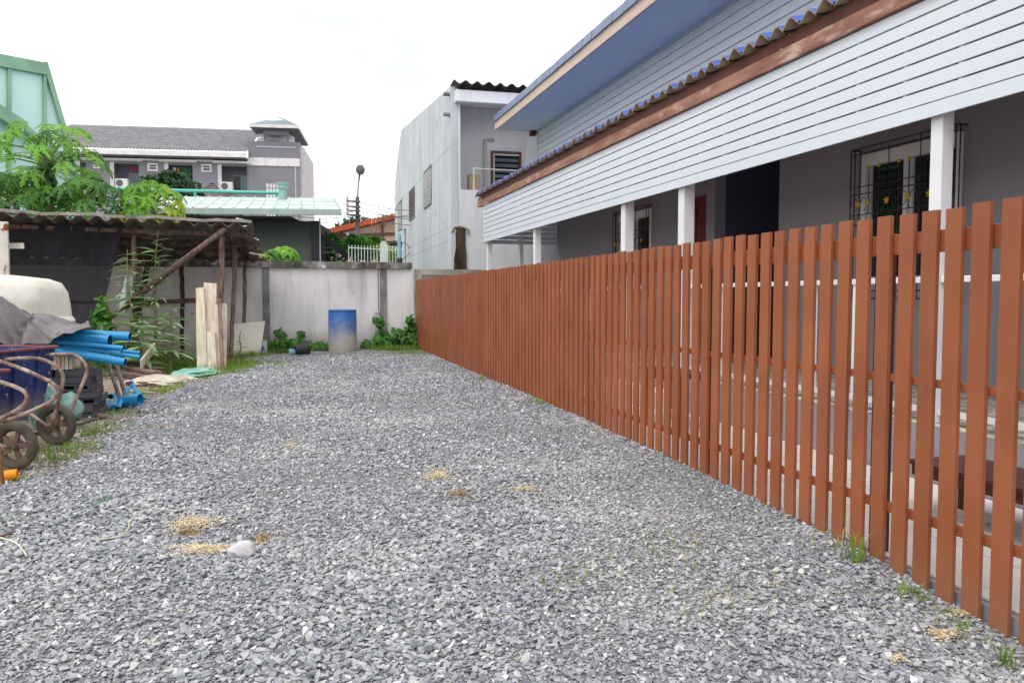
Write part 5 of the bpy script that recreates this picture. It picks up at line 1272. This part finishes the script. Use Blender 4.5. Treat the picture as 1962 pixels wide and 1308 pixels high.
# tarpaulin
def tl(xs_, ys_, i): return float(np.interp(i, xs_, ys_))
FB = [(-170, 655), (-90, 650), (0, 655), (38, 676), (60, 662), (100, 652), (140, 642), (175, 629)]
BT = [(-170, 520), (-90, 535), (0, 566), (38, 592), (60, 599), (100, 606), (140, 618), (176, 627)]
def tarp(i, j):
    q = i*(len(FB)-1); k = min(int(q), len(FB)-2); f = q-k
    fx, fy = FB[k][0]+(FB[k+1][0]-FB[k][0])*f, FB[k][1]+(FB[k+1][1]-FB[k][1])*f
    bx, by = BT[k][0]+(BT[k+1][0]-BT[k][0])*f, BT[k][1]+(BT[k+1][1]-BT[k][1])*f
    a = atY(fx, fy, 8.5); b = atY(bx, by, 9.5); p = a.lerp(b, j)
    fold = .08*noise.noise(Vector((i*7, j*1.7, 3)))+.055*abs(math.sin(i*9-j*2.4))-.06*abs(noise.noise(Vector((i*11+j*3, j*2.6, 9))))
    p.y -= fold*1.6; p.z += fold*.55 + .10*math.sin(math.pi*j)*(.6+.2*math.sin(i*5)); return p
t = MB(); t.grid(90, 34, tarp, thick=(0, .008, -.006)); single(t, 'tarpaulin', 'tarp', 'crumpled grey tarpaulin draped over the junk heap', 'tarpaulin', smooth=True)
# upturned tub on the heap
cc = atY(22, 600, 9.95); zt0 = cc.z-.06
t = MB(); prf = [(.60, 0), (.615, .02), (.60, .05), (.575, .07), (.555, .2), (.52, .34), (.45, .44), (.32, .475), (0, .485)]
t.lathe(prf, 40, (cc.x, 10.0, zt0), Matrix.Rotation(R(5), 3, 'Y')); single(t, 'upturned_tub', 'tub_white', 'off-white plastic tub turned upside down on top of the junk heap', 'tub', smooth=True)
# leaning posts and brick under the pipes
for (x0, y0_, x1, y1_, lb) in ((206, 690, 236, 772, 'left of two grey posts leaning under the blue pipe ends'), (222, 692, 247, 765, 'right of two grey posts leaning under the blue pipe ends')):
    a = atY(x0, y0_, 9.75); b = atY(x1, y1_-6, 9.6); b.z = gnd(b)-.02; t = MB(); t.bar(a, b, .036, .035); single(t, 'leaning_post', 'grey_wood', lb, 'post', bevel=.006)
# fittings
def tubeobj(name, pts, r_, m_, lb, cat, group=None, hollow=True):
    t = MB(); P = smoothpts([Vector(p) for p in pts], 5); t.tube(P, r_, 14, caps=not hollow)
    if hollow: t.tube(P, r_*.84, 14, caps=False)
    return single(t, name, m_, lb, cat, group, smooth=True, fix=not hollow)
gp_ = 'blue pipe fittings on the ground by the block stack'
c = atZ(233, 775, .17)
def fx(x, y, h, dy=0.): p = atZ(x, y, .17); return Vector((p.x, p.y+dy, .17+h))
tubeobj('pipe_fitting', [fx(197, 772, .07), fx(206, 779, .05), fx(216, 786, .03)], .024, 'pvc_blue', 'short straight blue pipe piece leftmost in the pile of fittings', 'pipe fitting', gp_)
tubeobj('pipe_fitting', [fx(208, 782, .02), fx(217, 786, .03), fx(222, 782, .08), fx(223, 776, .13)], .028, 'pvc_blue', 'blue elbow bent upwards in the pile of fittings', 'pipe fitting', gp_)
tubeobj('pipe_fitting', [fx(226, 790, .04), fx(234, 780, .08), fx(246, 766, .14)], .026, 'pvc_blue', 'straight blue pipe piece slanting up to the right in the pile of fittings', 'pipe fitting', gp_)
tubeobj('pipe_fitting', [fx(252, 756, .16), fx(262, 766, .1), fx(278, 773, .04)], .028, 'pvc_blue', 'rightmost blue pipe piece lying over the big ring', 'pipe fitting', gp_)
tubeobj('pipe_fitting', [fx(212, 776, .1), fx(218, 774, .1), fx(226, 776, .08)], .03, 'pvc_blue', 'stubby blue socket on top of the pile of fittings', 'pipe fitting', gp_)
p = fx(255, 780, .075); t = MB(); mt = Matrix.Rotation(R(-22), 3, 'Z') @ Matrix.Rotation(R(86), 3, 'Y'); t.lathe([(.075, -.09), (.075, .09), (.066, .09), (.066, -.09), (.075, -.09)], 24, p, mt); single(t, 'pipe_ring', 'pvc_blue', 'wide short ring of faded blue pipe right of the fittings', 'pipe fitting', gp_, smooth=True, fix=False)
p = fx(248, 762, .17); t = MB(); t.box(p.x-.04, p.x+.035, p.y-.03, p.y+.03, p.z, p.z+.03); single(t, 'red_clip', 'tube_maroon', 'small red clip lying on the blue pipe fittings', 'clip', bevel=.006)
p = atZ(157, 800, .15); t = MB(); mt = Matrix.Rotation(R(-60), 3, 'Z') @ Matrix.Rotation(R(78), 3, 'Y'); t.lathe([(.085, -.12), (.085, .10), (.098, .12), (.09, .12), (.076, .09), (.076, -.12)], 24, (p.x, p.y, .26), mt); single(t, 'pipe_stub', 'pvc_blue', 'big blue pipe stub with open mouth before the concrete block stack', 'pipe', smooth=True, fix=False)
# bags
def lump(name, c, rad, m_, lb, cat, seed, n=48):
    t = MB(); c = Vector(c)
    def fn(i, j):
        th = i*2*math.pi; ph_ = (j-.5)*math.pi; d = Vector((math.cos(th)*math.cos(ph_), math.sin(th)*math.cos(ph_), math.sin(ph_)))
        k = 1+.28*noise.noise(d*1.7+Vector((seed, 0, 0)))+.14*noise.noise(d*4+Vector((0, seed, 0)))-.10*abs(noise.noise(d*7+Vector((seed, seed, 0))))
        z = max(d.z, -.75); return c+Vector((d.x*rad[0]*k, d.y*rad[1]*k, z*rad[2]*k))
    t.grid(n, n//2, fn); return single(t, name, m_, lb, cat, smooth=True)
p = atY(86, 775, 7.95); lump('sack', (p.x, 7.95, p.z-.05), (.14, .15, .2), 'sack_green', 'pale green plastic sack behind the far barrow wheel', 'sack', 3)
p = atY(126, 778, 8.45); lump('sack', (p.x, 8.5, p.z-.03), (.14, .10, .15), 'sack_green', 'darker green bag slumped beside the big blue pipe stub', 'sack', 8)
p = atY(75, 757, 8.3); lump('sack', (p.x, 8.4, p.z), (.12, .1, .16), 'tub_white', 'whitish sack wedged behind the green sack in the junk heap', 'sack', 14)
p = atZ(312, 728, .15); lump('cement_sack', (p.x, p.y, .15), (.45, .5, .07), 'sack_white', 'flattened whitish cement sack between timber pile and grass', 'sack', 5, 50)
p = atZ(374, 716, .15); lump('mint_bag', (p.x, p.y, .17), (.37, .5, .07), 'bag_mint', 'crumpled mint green bag lying on the grass before the planks', 'bag', 12, 54)
p = atY(288, 680, 14.0); t = MB(); a = Vector((p.x, 14.0, p.z)); t.bar(atY(270, 698, 13.6), atY(297, 664, 14.1), .03, .17, up=(0, -.6, .8)); single(t, 'broken_slab', 'sack_white', 'broken white slab leaning in the weeds behind the timber pile', 'slab', bevel=.01)
lbs = ['bottom dark timber board of the low pile right of the block stack', 'second dark board up in the low timber pile', 'middle dark board in the low timber pile', 'upper dark board of the low timber pile, skewed', 'top dark board of the low timber pile, shortest', 'loose dark board sticking out to the right of the timber pile']
for k, lb in enumerate(lbs):
    a = atZ(215+k*3, 716-2*k, .17); b = atZ(300+(k*7) % 26, 735-3*k, .15)
    t = MB(); a.z = .12+.036*k; b.z = .11+.03*k; t.bar((a.x, a.y, a.z), (b.x, b.y, b.z), .16, .03); single(t, 'timber_board', 'dark_wood' if k % 2 else 'pole_wood', lb, 'board', 'boards in the low timber pile', bevel=.004)
a, b = atZ(186, 800, .17), atZ(238, 811, .17); t = MB(); t.bar((a.x, a.y, .2), (b.x, b.y, .19), .06, .035); single(t, 'short_batten', 'pole_wood', 'short brown batten on the soil before the concrete block stack', 'batten', bevel=.004)
for (x, y, s, lb) in ((138, 840, .06, 'white paper scrap on the soil beside the far barrow wheel'), (75, 832, .09, 'white plaster shard on the soil between the two barrow wheels')):
    p = atZ(x, y, .17); t = MB(); t.grid(6, 5, lambda i, j: (p.x+(i-.5)*2*s, p.y+(j-.5)*2*s, float(soilz(p.x, p.y))+.014+.015*math.sin(i*4+j*5)), thick=(0, 0, .004)); single(t, 'scrap', 'sack_white', lb, 'scrap')
# broken rubble and chips on the soil strip, countless
def rubble():
    n = 900; y = np.random.uniform(5.2, 13.5, n); x = edge_x(y) - np.abs(np.random.normal(0, .38, n)) - .02; s = np.random.uniform(.015, .06, n)
    P = np.stack([x, y, soilz(x, y)+s*.12], -1); rot = np.stack([np.random.normal(0, .4, n), np.random.normal(0, .4, n), np.random.uniform(0, 6.28, n)], -1)
    col = bpy.data.collections.new('rubble_bits'); r = random.Random(9)
    for k, m_ in enumerate(('sack_white', 'soil', 'old_concrete', 'dark_wood', 'crate_wood', 'block_concrete')):
        bm = bmesh.new(); e = (.6, .16, .08) if m_ in ('dark_wood', 'crate_wood') else (.5, .4, .22)
        for q in range(11): bm.verts.new((r.uniform(-1, 1)*e[0], r.uniform(-1, 1)*e[1], r.uniform(-1, 1)*e[2]))
        bmesh.ops.convex_hull(bm, input=bm.verts[:]); bmesh.ops.delete(bm, geom=[v for v in bm.verts if not v.link_faces], context='VERTS')
        me = bpy.data.meshes.new('rubble_bit'); bm.to_mesh(me); bm.free(); me.materials.append(MATS[m_]); col.objects.link(bpy.data.objects.new('rubble_bit', me))
    o = scatter('rubble', P, rot, s[:, None]*np.ones((n, 3)), np.random.randint(0, 6, n), col); o['kind'] = 'stuff'
rubble()
for k, (x0, y0_, x1, y1_, lb) in enumerate(((236, 742, 300, 752, 'thin pale lath lying on the soil before the low timber pile'), (150, 822, 205, 806, 'dark lath lying on the soil left of the short brown batten'), (300, 690, 372, 683, 'long pale lath lying in the grass behind the mint bag'))):
    a, b = atZ(x0, y0_, .16), atZ(x1, y1_, .16); t = MB(); t.bar((a.x, a.y, gnd(a)+.015), (b.x, b.y, gnd(b)+.02), .035, .018); single(t, 'lath', 'crate_wood' if k != 1 else 'dark_wood', lb, 'lath', bevel=.003)
# wheelbarrows
def barrow(label, wc, az, tubes, tray, hs=1.):
    F = Vector((math.sin(R(az)), math.cos(R(az)), 0)); S = Vector((F.y, -F.x, 0)); o0 = Vector((wc.x, wc.y, wc.z))
    class BF:
        def w(s, f, q, z): return o0+F*f+S*q+Vector((0, 0, z))
    bf = BF()
    o = thing('wheelbarrow', label, 'wheelbarrow', (wc.x, wc.y, wc.z-.175))
    r0 = .165
    mt = Matrix((tuple(F), (0, 0, 1), tuple(S))).transposed()
    def ring(prof, n=36): t = MB(); t.lathe(prof, n, o0, mt); return t
    wh = ring([(.115, -.022), (.125, -.026), (.125, .026), (.115, .022), (.105, .0), (.115, -.022)]).build('wheel', 'hub', o, smooth=True)
    prf = [(.138+.035*math.cos(a), .036*math.sin(a)) for a in [k*math.pi/5 for k in range(11)]]
    ring(prf).build('tyre', 'rubber', wh, smooth=True)
    t = ring([(0, -.05), (.03, -.05), (.03, .05), (0, .05)], 14); 
    for k in range(5):
        a = k*2*math.pi/5; d = F*math.cos(a)+Vector((0, 0, math.sin(a))); t.bar(o0+d*.025, o0+d*.118, .03, .018, up=tuple(S))
    t.build('spokes', 'hub', wh)
    for sgn in (-1, 1):
        for tb in tubes:
            P = smoothpts([bf.w(f, sgn*s, z) for f, s, z in tb], 6); t = MB(); t.tube(P, .0145, 8); t.build('frame_tube', 'barrow_tube', o, smooth=True)
        t = MB(); t.tube([bf.w(-.62, sgn*.24, .18), bf.w(-.7, sgn*.27, -.1), bf.w(-.72, sgn*.27, -.165)], .014, 8); t.build('leg', 'barrow_tube', o, smooth=True)
        t = MB(); t.tube(smoothpts([bf.w(-.2, sgn*.13, .1), bf.w(-.7, sgn*.25, .2), bf.w(-1.35, sgn*.3, .42), bf.w(-1.5, sgn*.3, .44)], 5), .0145, 8); t.build('handle_tube', 'barrow_tube', o, smooth=True)
        t = MB(); t.tube([bf.w(-.0, sgn*.1, 0), bf.w(-.12, sgn*.13, .1), bf.w(-.3, sgn*.14, .12)], .013, 8); t.build('fork', 'barrow_tube', o, smooth=True)
    t = MB(); t.tube([bf.w(0, -.12, 0), bf.w(0, .12, 0)], .012, 8); t.build('axle', 'hub', o)
    if tray:
        T, B = tray
        def rr4(f0, f1, s, z): return [bf.w(f0, -s, z), bf.w(f1, -s, z), bf.w(f1, s, z), bf.w(f0, s, z)]
        out = rr4(T[0], T[1], T[2], T[3])+rr4(B[0], B[1], B[2], B[3]); inn = rr4(T[0]+.015, T[1]-.015, T[2]-.015, T[3])+rr4(B[0]+.01, B[1]-.01, B[2]-.01, B[3]+.012)
        t = MB(); fs = [(4, 7, 6, 5)]+[(i, (i+1) % 4, 4+(i+1) % 4, 4+i) for i in range(4)]+[(12, 13, 14, 15)]+[(8+i, 12+i, 12+(i+1) % 4, 8+(i+1) % 4) for i in range(4)]+[(i, 8+i, 8+(i+1) % 4, (i+1) % 4) for i in range(4)]
        t.add(out+inn, fs); ty = t.build('tray', 'barrow_blue', o, bevel=.012)
        q = rr4(T[0]-.005, T[1]+.005, T[2]+.005, T[3]); t = MB()
        for i in range(4): t.tube([q[i], q[(i+1) % 4]], .015, 8)
        t.build('tray_rim', 'tube_maroon', ty, smooth=True)
        for s in (-.12, .12):
            t = MB(); t.tube([bf.w(B[1]+.0, s, B[3]), bf.w(T[1]+.02, s*1.2, T[3])], .014, 6); t.build('stiffener', 'barrow_blue', ty)
    return o
tubesB = [[(-.35, .24, .55), (-.02, .22, .57), (.12, .18, .52), (.18, .15, .43), (.13, .12, .27), (.05, .09, .08), (.0, .08, 0)]]
tubesA = [[(-.35, .24, .60), (-.1, .22, .53), (.16, .17, .44), (.23, .16, .38), (.19, .15, .31), (.06, .13, .24), (-.15, .12, .16), (-.3, .13, .14)]]
wB = atY(108, 815, 7.25); wB.z = float(soilz(wB.x, wB.y))+.175
barrow('far wheelbarrow with dusty blue tray tipped beside the green sack', wB, 112, tubesB, ((-1.0, -.24, .36, .62), (-.82, -.3, .25, .08)))
wA = atY(29, 862, 6.32); wA.z = float(soilz(wA.x, wA.y))+.175
barrow('near wheelbarrow at the left edge, only its wheel and bent tubes in the photo', wA, 112, tubesA, ((-1.1, -.32, .36, .5), (-.9, -.4, .25, .1)))
# stake and orange cup
p = atZ(0, 935, .15); t = MB(); t.bar((p.x, p.y, p.z-.05), (p.x-.02, p.y+.02, p.z+.27), .05, .05); single(t, 'wooden_stake', 'stake', 'short brown wooden stake at the left edge beside the orange cup', 'stake', bevel=.004)
p = atZ(20, 922, .15); z_ = float(soilz(p.x, p.y)); t = MB(); mt = Matrix.Rotation(R(5), 3, 'Z') @ Matrix.Rotation(R(86), 3, 'Y'); t.lathe([(0, -.035), (.034, -.035), (.036, -.03), (.036, .04), (.03, .045), (.03, -.025), (0, -.025)], 20, (p.x, p.y, z_+.04), mt); single(t, 'orange_cup', 'orange_plastic', 'bright orange plastic cup lying on the soil beside the wooden stake', 'cup', smooth=True)

# ------------------------------------------------------------------ weeds and vines
def narrow_leaf():
    mb = MB(); n = 6; vs = []
    for i in range(n+1):
        f = i/n; w = .085*math.sin(math.pi*min(1, f*.92+.08))*(1-.3*f); z = .18*f-.45*f*f
        vs += [(f, -w, z+.02), (f, 0, z), (f, w, z+.02)]
    fs = []
    for i in range(n):
        for k in (0, 1): fs.append((3*i+k, 3*i+k+1, 3*i+4+k, 3*i+3+k))
    mb.add(vs, fs); return mb
NL = meshof(narrow_leaf(), 'leaf', 'weed_leaf')
def weed(label, base, top, nn, ln, seed, group='tall weeds growing by the shed'):
    r = random.Random(seed); base, top = Vector(base), Vector(top)
    o = thing('tall_weed', label, 'plant', base, group)
    P = smoothpts([base, base.lerp(top, .4)+Vector((.03, 0, 0)), base.lerp(top, .75)-Vector((.02, 0, 0)), top], 5); t = MB(); t.tube(P, [.018*(1-.75*i/len(P)) for i in range(len(P))], 6); t.build('stem', 'weed_stem', o)
    for k in range(nn):
        f = .22+.78*k/nn; p = base.lerp(top, f); L_ = ln*(1.2-.7*f)*r.uniform(.75, 1.25)
        for q in range(4):
            az = k*2.1+q*1.1+r.uniform(-.5, .5)
            put('leaf', NL, p, o, rot=(r.uniform(-.4, .4), r.uniform(-.35, .15), az), scale=(L_, L_*1.2, L_*.7))
    return o
a = atY(255, 700, 14.4); b = atY(244, 478, 14.5); weed('pale stemmed tall weed in front of the shed pole, left of the tallest weed', (a.x, 14.4, gnd(a)), b, 18, .46, 61)
a = atY(292, 700, 14.6); b = atY(303, 440, 14.7); weed('tallest weed with whorled narrow leaves reaching up to the shed roof', (a.x, 14.6, gnd(a)), b, 20, .48, 62)
a = atY(325, 700, 14.5); b = atY(330, 585, 14.6); weed('knee high weed right of the tallest weed under the slanting pole', (a.x, 14.5, gnd(a)), b, 12, .5, 63)
a = atY(275, 700, 14.1); b = atY(268, 610, 14.2); weed('short bushy weed between the two tall weeds', (a.x, 14.1, gnd(a)), b, 11, .5, 64)
a = atY(455, 690, 16.0); b = atY(463, 632, 16.1); weed('small thin weed in front of the off-white panel', (a.x, 16.0, gnd(a)), b, 8, .22, 65)
a = atY(225, 690, 14.3); b = atY(222, 600, 14.4); weed('low weed at the net edge beside the blue pipe ends', (a.x, 14.3, gnd(a)), b, 10, .45, 66)
def heart_leaf():
    mb = MB(); out = [(0, 0), (-.12, .22), (.05, .42), (.35, .46), (.7, .28), (1, 0), (.7, -.28), (.35, -.46), (.05, -.42), (-.12, -.22)]
    vs = [(.35, 0, .06)]+[(x, y, -.12*(abs(y)/.46)**2-.18*x*x) for x, y in out]; mb.add(vs, [(0, i, i % len(out)+1) for i in range(1, len(out)+1)]); return mb
HL = meshof(heart_leaf(), 'leaf', 'vine_leaf')
def vine(label, area, n, size, seed, cat='plant', name='creeper'):
    """area: list of (x, y, z, rx, ry, rz) blobs filled with leaves facing the open"""
    r = random.Random(seed); x0, y0_, z0 = area[0][:3]
    o = thing(name, label, cat, (x0, y0_, z0), 'creepers along the foot of the boundary wall')
    for (x, y_, z, rx, ry, rz) in area:
        P = [(x-rx, y_+.02, z-rz), (x-rx*.3, y_, z+.2*rz), (x+rx*.4, y_+.02, z-.2*rz), (x+rx, y_, z+.6*rz)]; t = MB(); t.tube(smoothpts(P, 5), .008, 5); t.build('stem', 'stem_green', o)
        for k in range(int(n*rx*rz/sum(b[3]*b[5] for b in area))):
            u, w = r.uniform(-1, 1), r.uniform(-1, 1)
            if u*u+w*w > 1.1: continue
            put('leaf', HL, (x+u*rx, y_-r.random()*ry, z+w*rz), o, rot=(r.uniform(-.5, .5), r.uniform(.35, 1.2), -1.57+r.uniform(-1.1, 1.1)), scale=size*r.uniform(.6, 1.25))
    return o
zz = .22
vine('leafy creeper low on the wall between the paint can and the barrel', [(.05, 17.75, zz+.18, .45, .3, .17), (.62, 17.7, zz+.14, .25, .3, .15), (-.15, 17.8, zz+.42, .12, .05, .12), (.28, 17.8, zz+.36, .1, .05, .1)], 130, .15, 71)
vine('leafy creeper climbing beside the right wall pillar and standpipe', [(2.3, 17.72, zz+.28, .42, .35, .25), (1.98, 17.75, zz+.5, .12, .1, .3), (1.8, 17.7, zz+.15, .25, .3, .13)], 130, .16, 72)
vine('leafy creeper at the far end corner of the picket fence', [(2.68, 17.72, zz+.45, .13, .2, .42)], 60, .15, 73)
p = atY(193, 610, 14.3); vine('dense dark creeper hanging along the edge of the shade net', [(p.x, 14.45, p.z-.1, .17, .15, .5), (p.x+.1, 14.4, p.z-.55, .25, .2, .25)], 190, .12, 74)

# grass: countless blades, one object
def blades(name, spots, m_):
    r = random.Random(81); vs = []; fs = []
    for (x, y_, rx, ry, n, h, zf) in spots:
        for k in range(n):
            px = x+r.gauss(0, .5)*rx; py = y_+r.gauss(0, .5)*ry
            if px > 2.8 or py > 17.88: continue
            z = float(zf(px, py)); hh = h*r.uniform(.5, 1.4); a = r.uniform(0, 6.28); l = hh*r.uniform(.15, .8); w = .0022+hh*.013
            d = Vector((math.cos(a), math.sin(a), 0)); s = Vector((-d.y, d.x, 0))*w; b = Vector((px, py, z-.005)); m1 = b+d*l*.35+Vector((0, 0, hh*.65)); m2 = b+d*l+Vector((0, 0, hh*(.95-.2*r.random())))
            k0 = len(vs); vs += [b-s, b+s, m1+s*.7, m1-s*.7, m2]; fs += [(k0, k0+1, k0+2, k0+3), (k0+3, k0+2, k0+4)]
    me = bpy.data.meshes.new(name); me.from_pydata([tuple(v) for v in vs], [], fs); me.materials.append(MATS[m_]); o = bpy.data.objects.new(name, me); COL.objects.link(o); o['kind'] = 'stuff'; return o
def sp(x, y, rx, ry, n, h, s='soil', z=.15): p = atZ(x, y, z); return (p.x, p.y, rx, ry, n, h, soilz if s == 'soil' else gz)
S1 = [sp(480, 712, .6, .9, 1500, .09), sp(470, 690, .5, .8, 900, .13), sp(440, 705, .5, .8, 900, .1), sp(405, 708, .5, .5, 700, .14), sp(355, 738, .5, .6, 500, .08), sp(300, 750, .4, .5, 350, .07), sp(320, 702, .8, 1.2, 1600, .16), sp(270, 690, .7, 1.2, 1300, .2), sp(525, 700, .4, .8, 500, .06, 'g', .2),
      sp(500, 670, .4, .5, 600, .16), (.4, 17.5, .9, .3, 700, .1, gz), (2.3, 17.2, .6, .4, 1300, .13, gz), (2.55, 16.2, .3, .8, 500, .06, gz), (1.2, 16.4, 1.0, .25, 500, .04, gz), (2.3, 16.3, .5, .3, 450, .05, gz),
      sp(178, 840, .25, .3, 260, .06), sp(140, 865, .25, .25, 240, .06), sp(200, 825, .3, .2, 160, .05), sp(230, 800, .2, .3, 140, .06), sp(300, 775, .3, .4, 160, .05), sp(120, 885, .15, .15, 120, .05), sp(255, 800, .25, .3, 140, .04), sp(260, 830, .2, .2, 60, .035), sp(60, 890, .2, .2, 80, .05), sp(40, 925, .1, .15, 60, .05), sp(100, 870, .25, .2, 70, .05), sp(210, 860, .3, .3, 70, .04),
      sp(10, 1000, .2, .1, 60, .03, 'g'), sp(100, 1005, .3, .06, 80, .025, 'g'),
      (2.7, 11, .08, .1, 60, .07, gz), (2.72, 8.4, .1, .3, 60, .08, gz), (2.7, 3.2, .06, .06, 24, .16, gz), (2.7, 2.85, .08, .1, 34, .07, gz), (2.66, 2.55, .05, .03, 12, .06, gz), (2.62, 2.28, .03, .03, 22, .09, gz), (2.4, 2.9, .3, .1, 40, .04, gz)]
blades('grass', S1, 'grass')
S2 = [sp(1280, 1085, .3, .25, 130, .045, 'g', .05), sp(1180, 1110, .35, .25, 80, .04, 'g', .05), sp(1370, 1170, .3, .2, 160, .04, 'g', .02), sp(1080, 1120, .3, .2, 90, .04, 'g', .05), sp(1310, 1040, .25, .2, 90, .04, 'g', .08), sp(1460, 1120, .25, .25, 90, .04, 'g', .04), (2.7, 2.6, .12, .3, 70, .05, gz), (2.7, 3.4, .08, .3, 14, .11, gz), sp(410, 740, .7, .5, 500, .06), sp(330, 745, .5, .5, 400, .07), sp(480, 700, .6, .8, 400, .1), sp(1100, 1150, .2, .15, 60, .03, 'g', .03)]
blades('dry_grass', S2, 'grass_dry')

# ------------------------------------------------------------------ small things on the gravel
def chips(name, x, y, z, rx, ry, n, m_, label, seed, cat='sawdust', group='sawdust spills on the gravel'):
    p = atZ(x, y, z); r = random.Random(seed); t = MB()
    for k in range(int(n*1.6)):
        f = abs(r.gauss(0, .62)); a = r.uniform(0, 6.28); k_ = 1+.4*math.sin(3*a+seed)+.2*math.sin(5*a)
        q = Vector((p.x+rx*f*math.cos(a)*k_, p.y+ry*f*math.sin(a)*k_, 0)); q.z = float(gz(q.x, q.y))+.016+.010*r.random()+.008*max(0, 1-f*1.4)
        d = Vector((r.gauss(0, 1), r.gauss(0, 1), r.gauss(0, .35))).normalized()*r.uniform(.002, .006); s = d.cross(Vector((r.gauss(0, .4), r.gauss(0, .4), 1))).normalized()*r.uniform(.0014, .0032)
        t.add([q-d-s, q+d-s, q+d+s, q-d+s], [(0, 1, 2, 3)])
    return single(t, name, m_, label, cat, group, fix=False)
chips('sawdust', 398, 1050, .14, .15, .085, 2600, 'sawdust', 'largest pale sawdust spill beside the white stone', 1)
chips('sawdust', 372, 1005, .14, .13, .10, 1500, 'sawdust', 'pale sawdust spill at the end of the white string', 2)
chips('sawdust', 355, 1020, .14, .07, .06, 400, 'sawdust_brown', 'brown edged sawdust spill between the two largest spills', 3)
chips('sawdust', 838, 914, .15, .13, .16, 900, 'sawdust', 'pale sawdust spill in the middle of the gravel, farthest one', 4)
chips('sawdust', 882, 955, .14, .1, .1, 420, 'sawdust_brown', 'brown sawdust spill in the middle of the gravel', 5)
chips('sawdust', 1003, 945, .14, .15, .08, 350, 'sawdust', 'thin wide sawdust spill right of the brown spill', 6)
chips('sawdust', 505, 1026, .15, .06, .12, 260, 'sawdust_brown', 'brown sawdust streak right of the largest pale spill', 7)
chips('sawdust', 1805, 1226, .0, .055, .04, 600, 'sawdust', 'pale sawdust spill near the base of the nearest pickets', 8)
chips('sawdust', 1840, 1192, .0, .04, .04, 240, 'sawdust', 'small sawdust spill closest to the picket fence', 9)
chips('sawdust', 1722, 1268, .0, .03, .025, 120, 'sawdust', 'tiny sawdust spill left of the near picket spill', 10)
chips('sawdust', 555, 857, .17, .1, .2, 200, 'sawdust', 'faint sawdust trace far left of centre on the gravel', 11)
chips('sawdust', 310, 828, .17, .22, .2, 160, 'sawdust_brown', 'reddish brown chips scattered near the soil edge', 12)
p = atZ(466, 1070, .13); t = MB(); bm_ = bmesh.new(); bmesh.ops.create_icosphere(bm_, subdivisions=3, radius=1)
vs = [(v.co.x*.068*(1+.3*noise.noise(v.co*1.6)), v.co.y*.055*(1+.3*noise.noise(v.co*1.9)), v.co.z*.045*(1+.25*noise.noise(v.co*2.3+Vector((4, 0, 0))))) for v in bm_.verts]
bm_.verts.ensure_lookup_table(); t.add([(p.x+a, p.y+b, float(gz(p.x, p.y))+.032+c) for a, b, c in vs], [tuple(v.index for v in f.verts) for f in bm_.faces]); bm_.free(); single(t, 'white_stone', 'stone_white', 'large whitish stone lying beside the sawdust spill', 'stone', smooth=True)
def cord(name, pts, z, r_, m_, label, cat):
    P = []
    for x, y in pts: q = atZ(x, y, z); P.append(q)
    P = smoothpts(P, 6); P = [Vector((q.x, q.y, float(gz(q.x, q.y))+.028)) for q in P]; t = MB(); t.tube(P, r_, 6); return single(t, name, m_, label, cat, smooth=True)
cord('string', [(180, 1043), (205, 1042), (232, 1036), (246, 1022), (250, 1010), (270, 998), (295, 991), (340, 992)], .13, .0032, 'rope', 'thin white string curving over the gravel to the sawdust', 'string')
cord('string_end', [(-30, 1050), (5, 1056), (30, 1063), (44, 1074), (52, 1084)], .1, .0038, 'rope', 'short white cord end at the left edge of the gravel', 'string')
cord('twig', [(-20, 1050), (5, 1044), (26, 1036)], .12, .006, 'twig', 'short brown twig above the white cord end', 'twig')
cord('drinking_straw', [(178, 984), (195, 976), (212, 967)], .14, .0042, 'straw_green', 'bright green plastic straw on the gravel', 'straw')
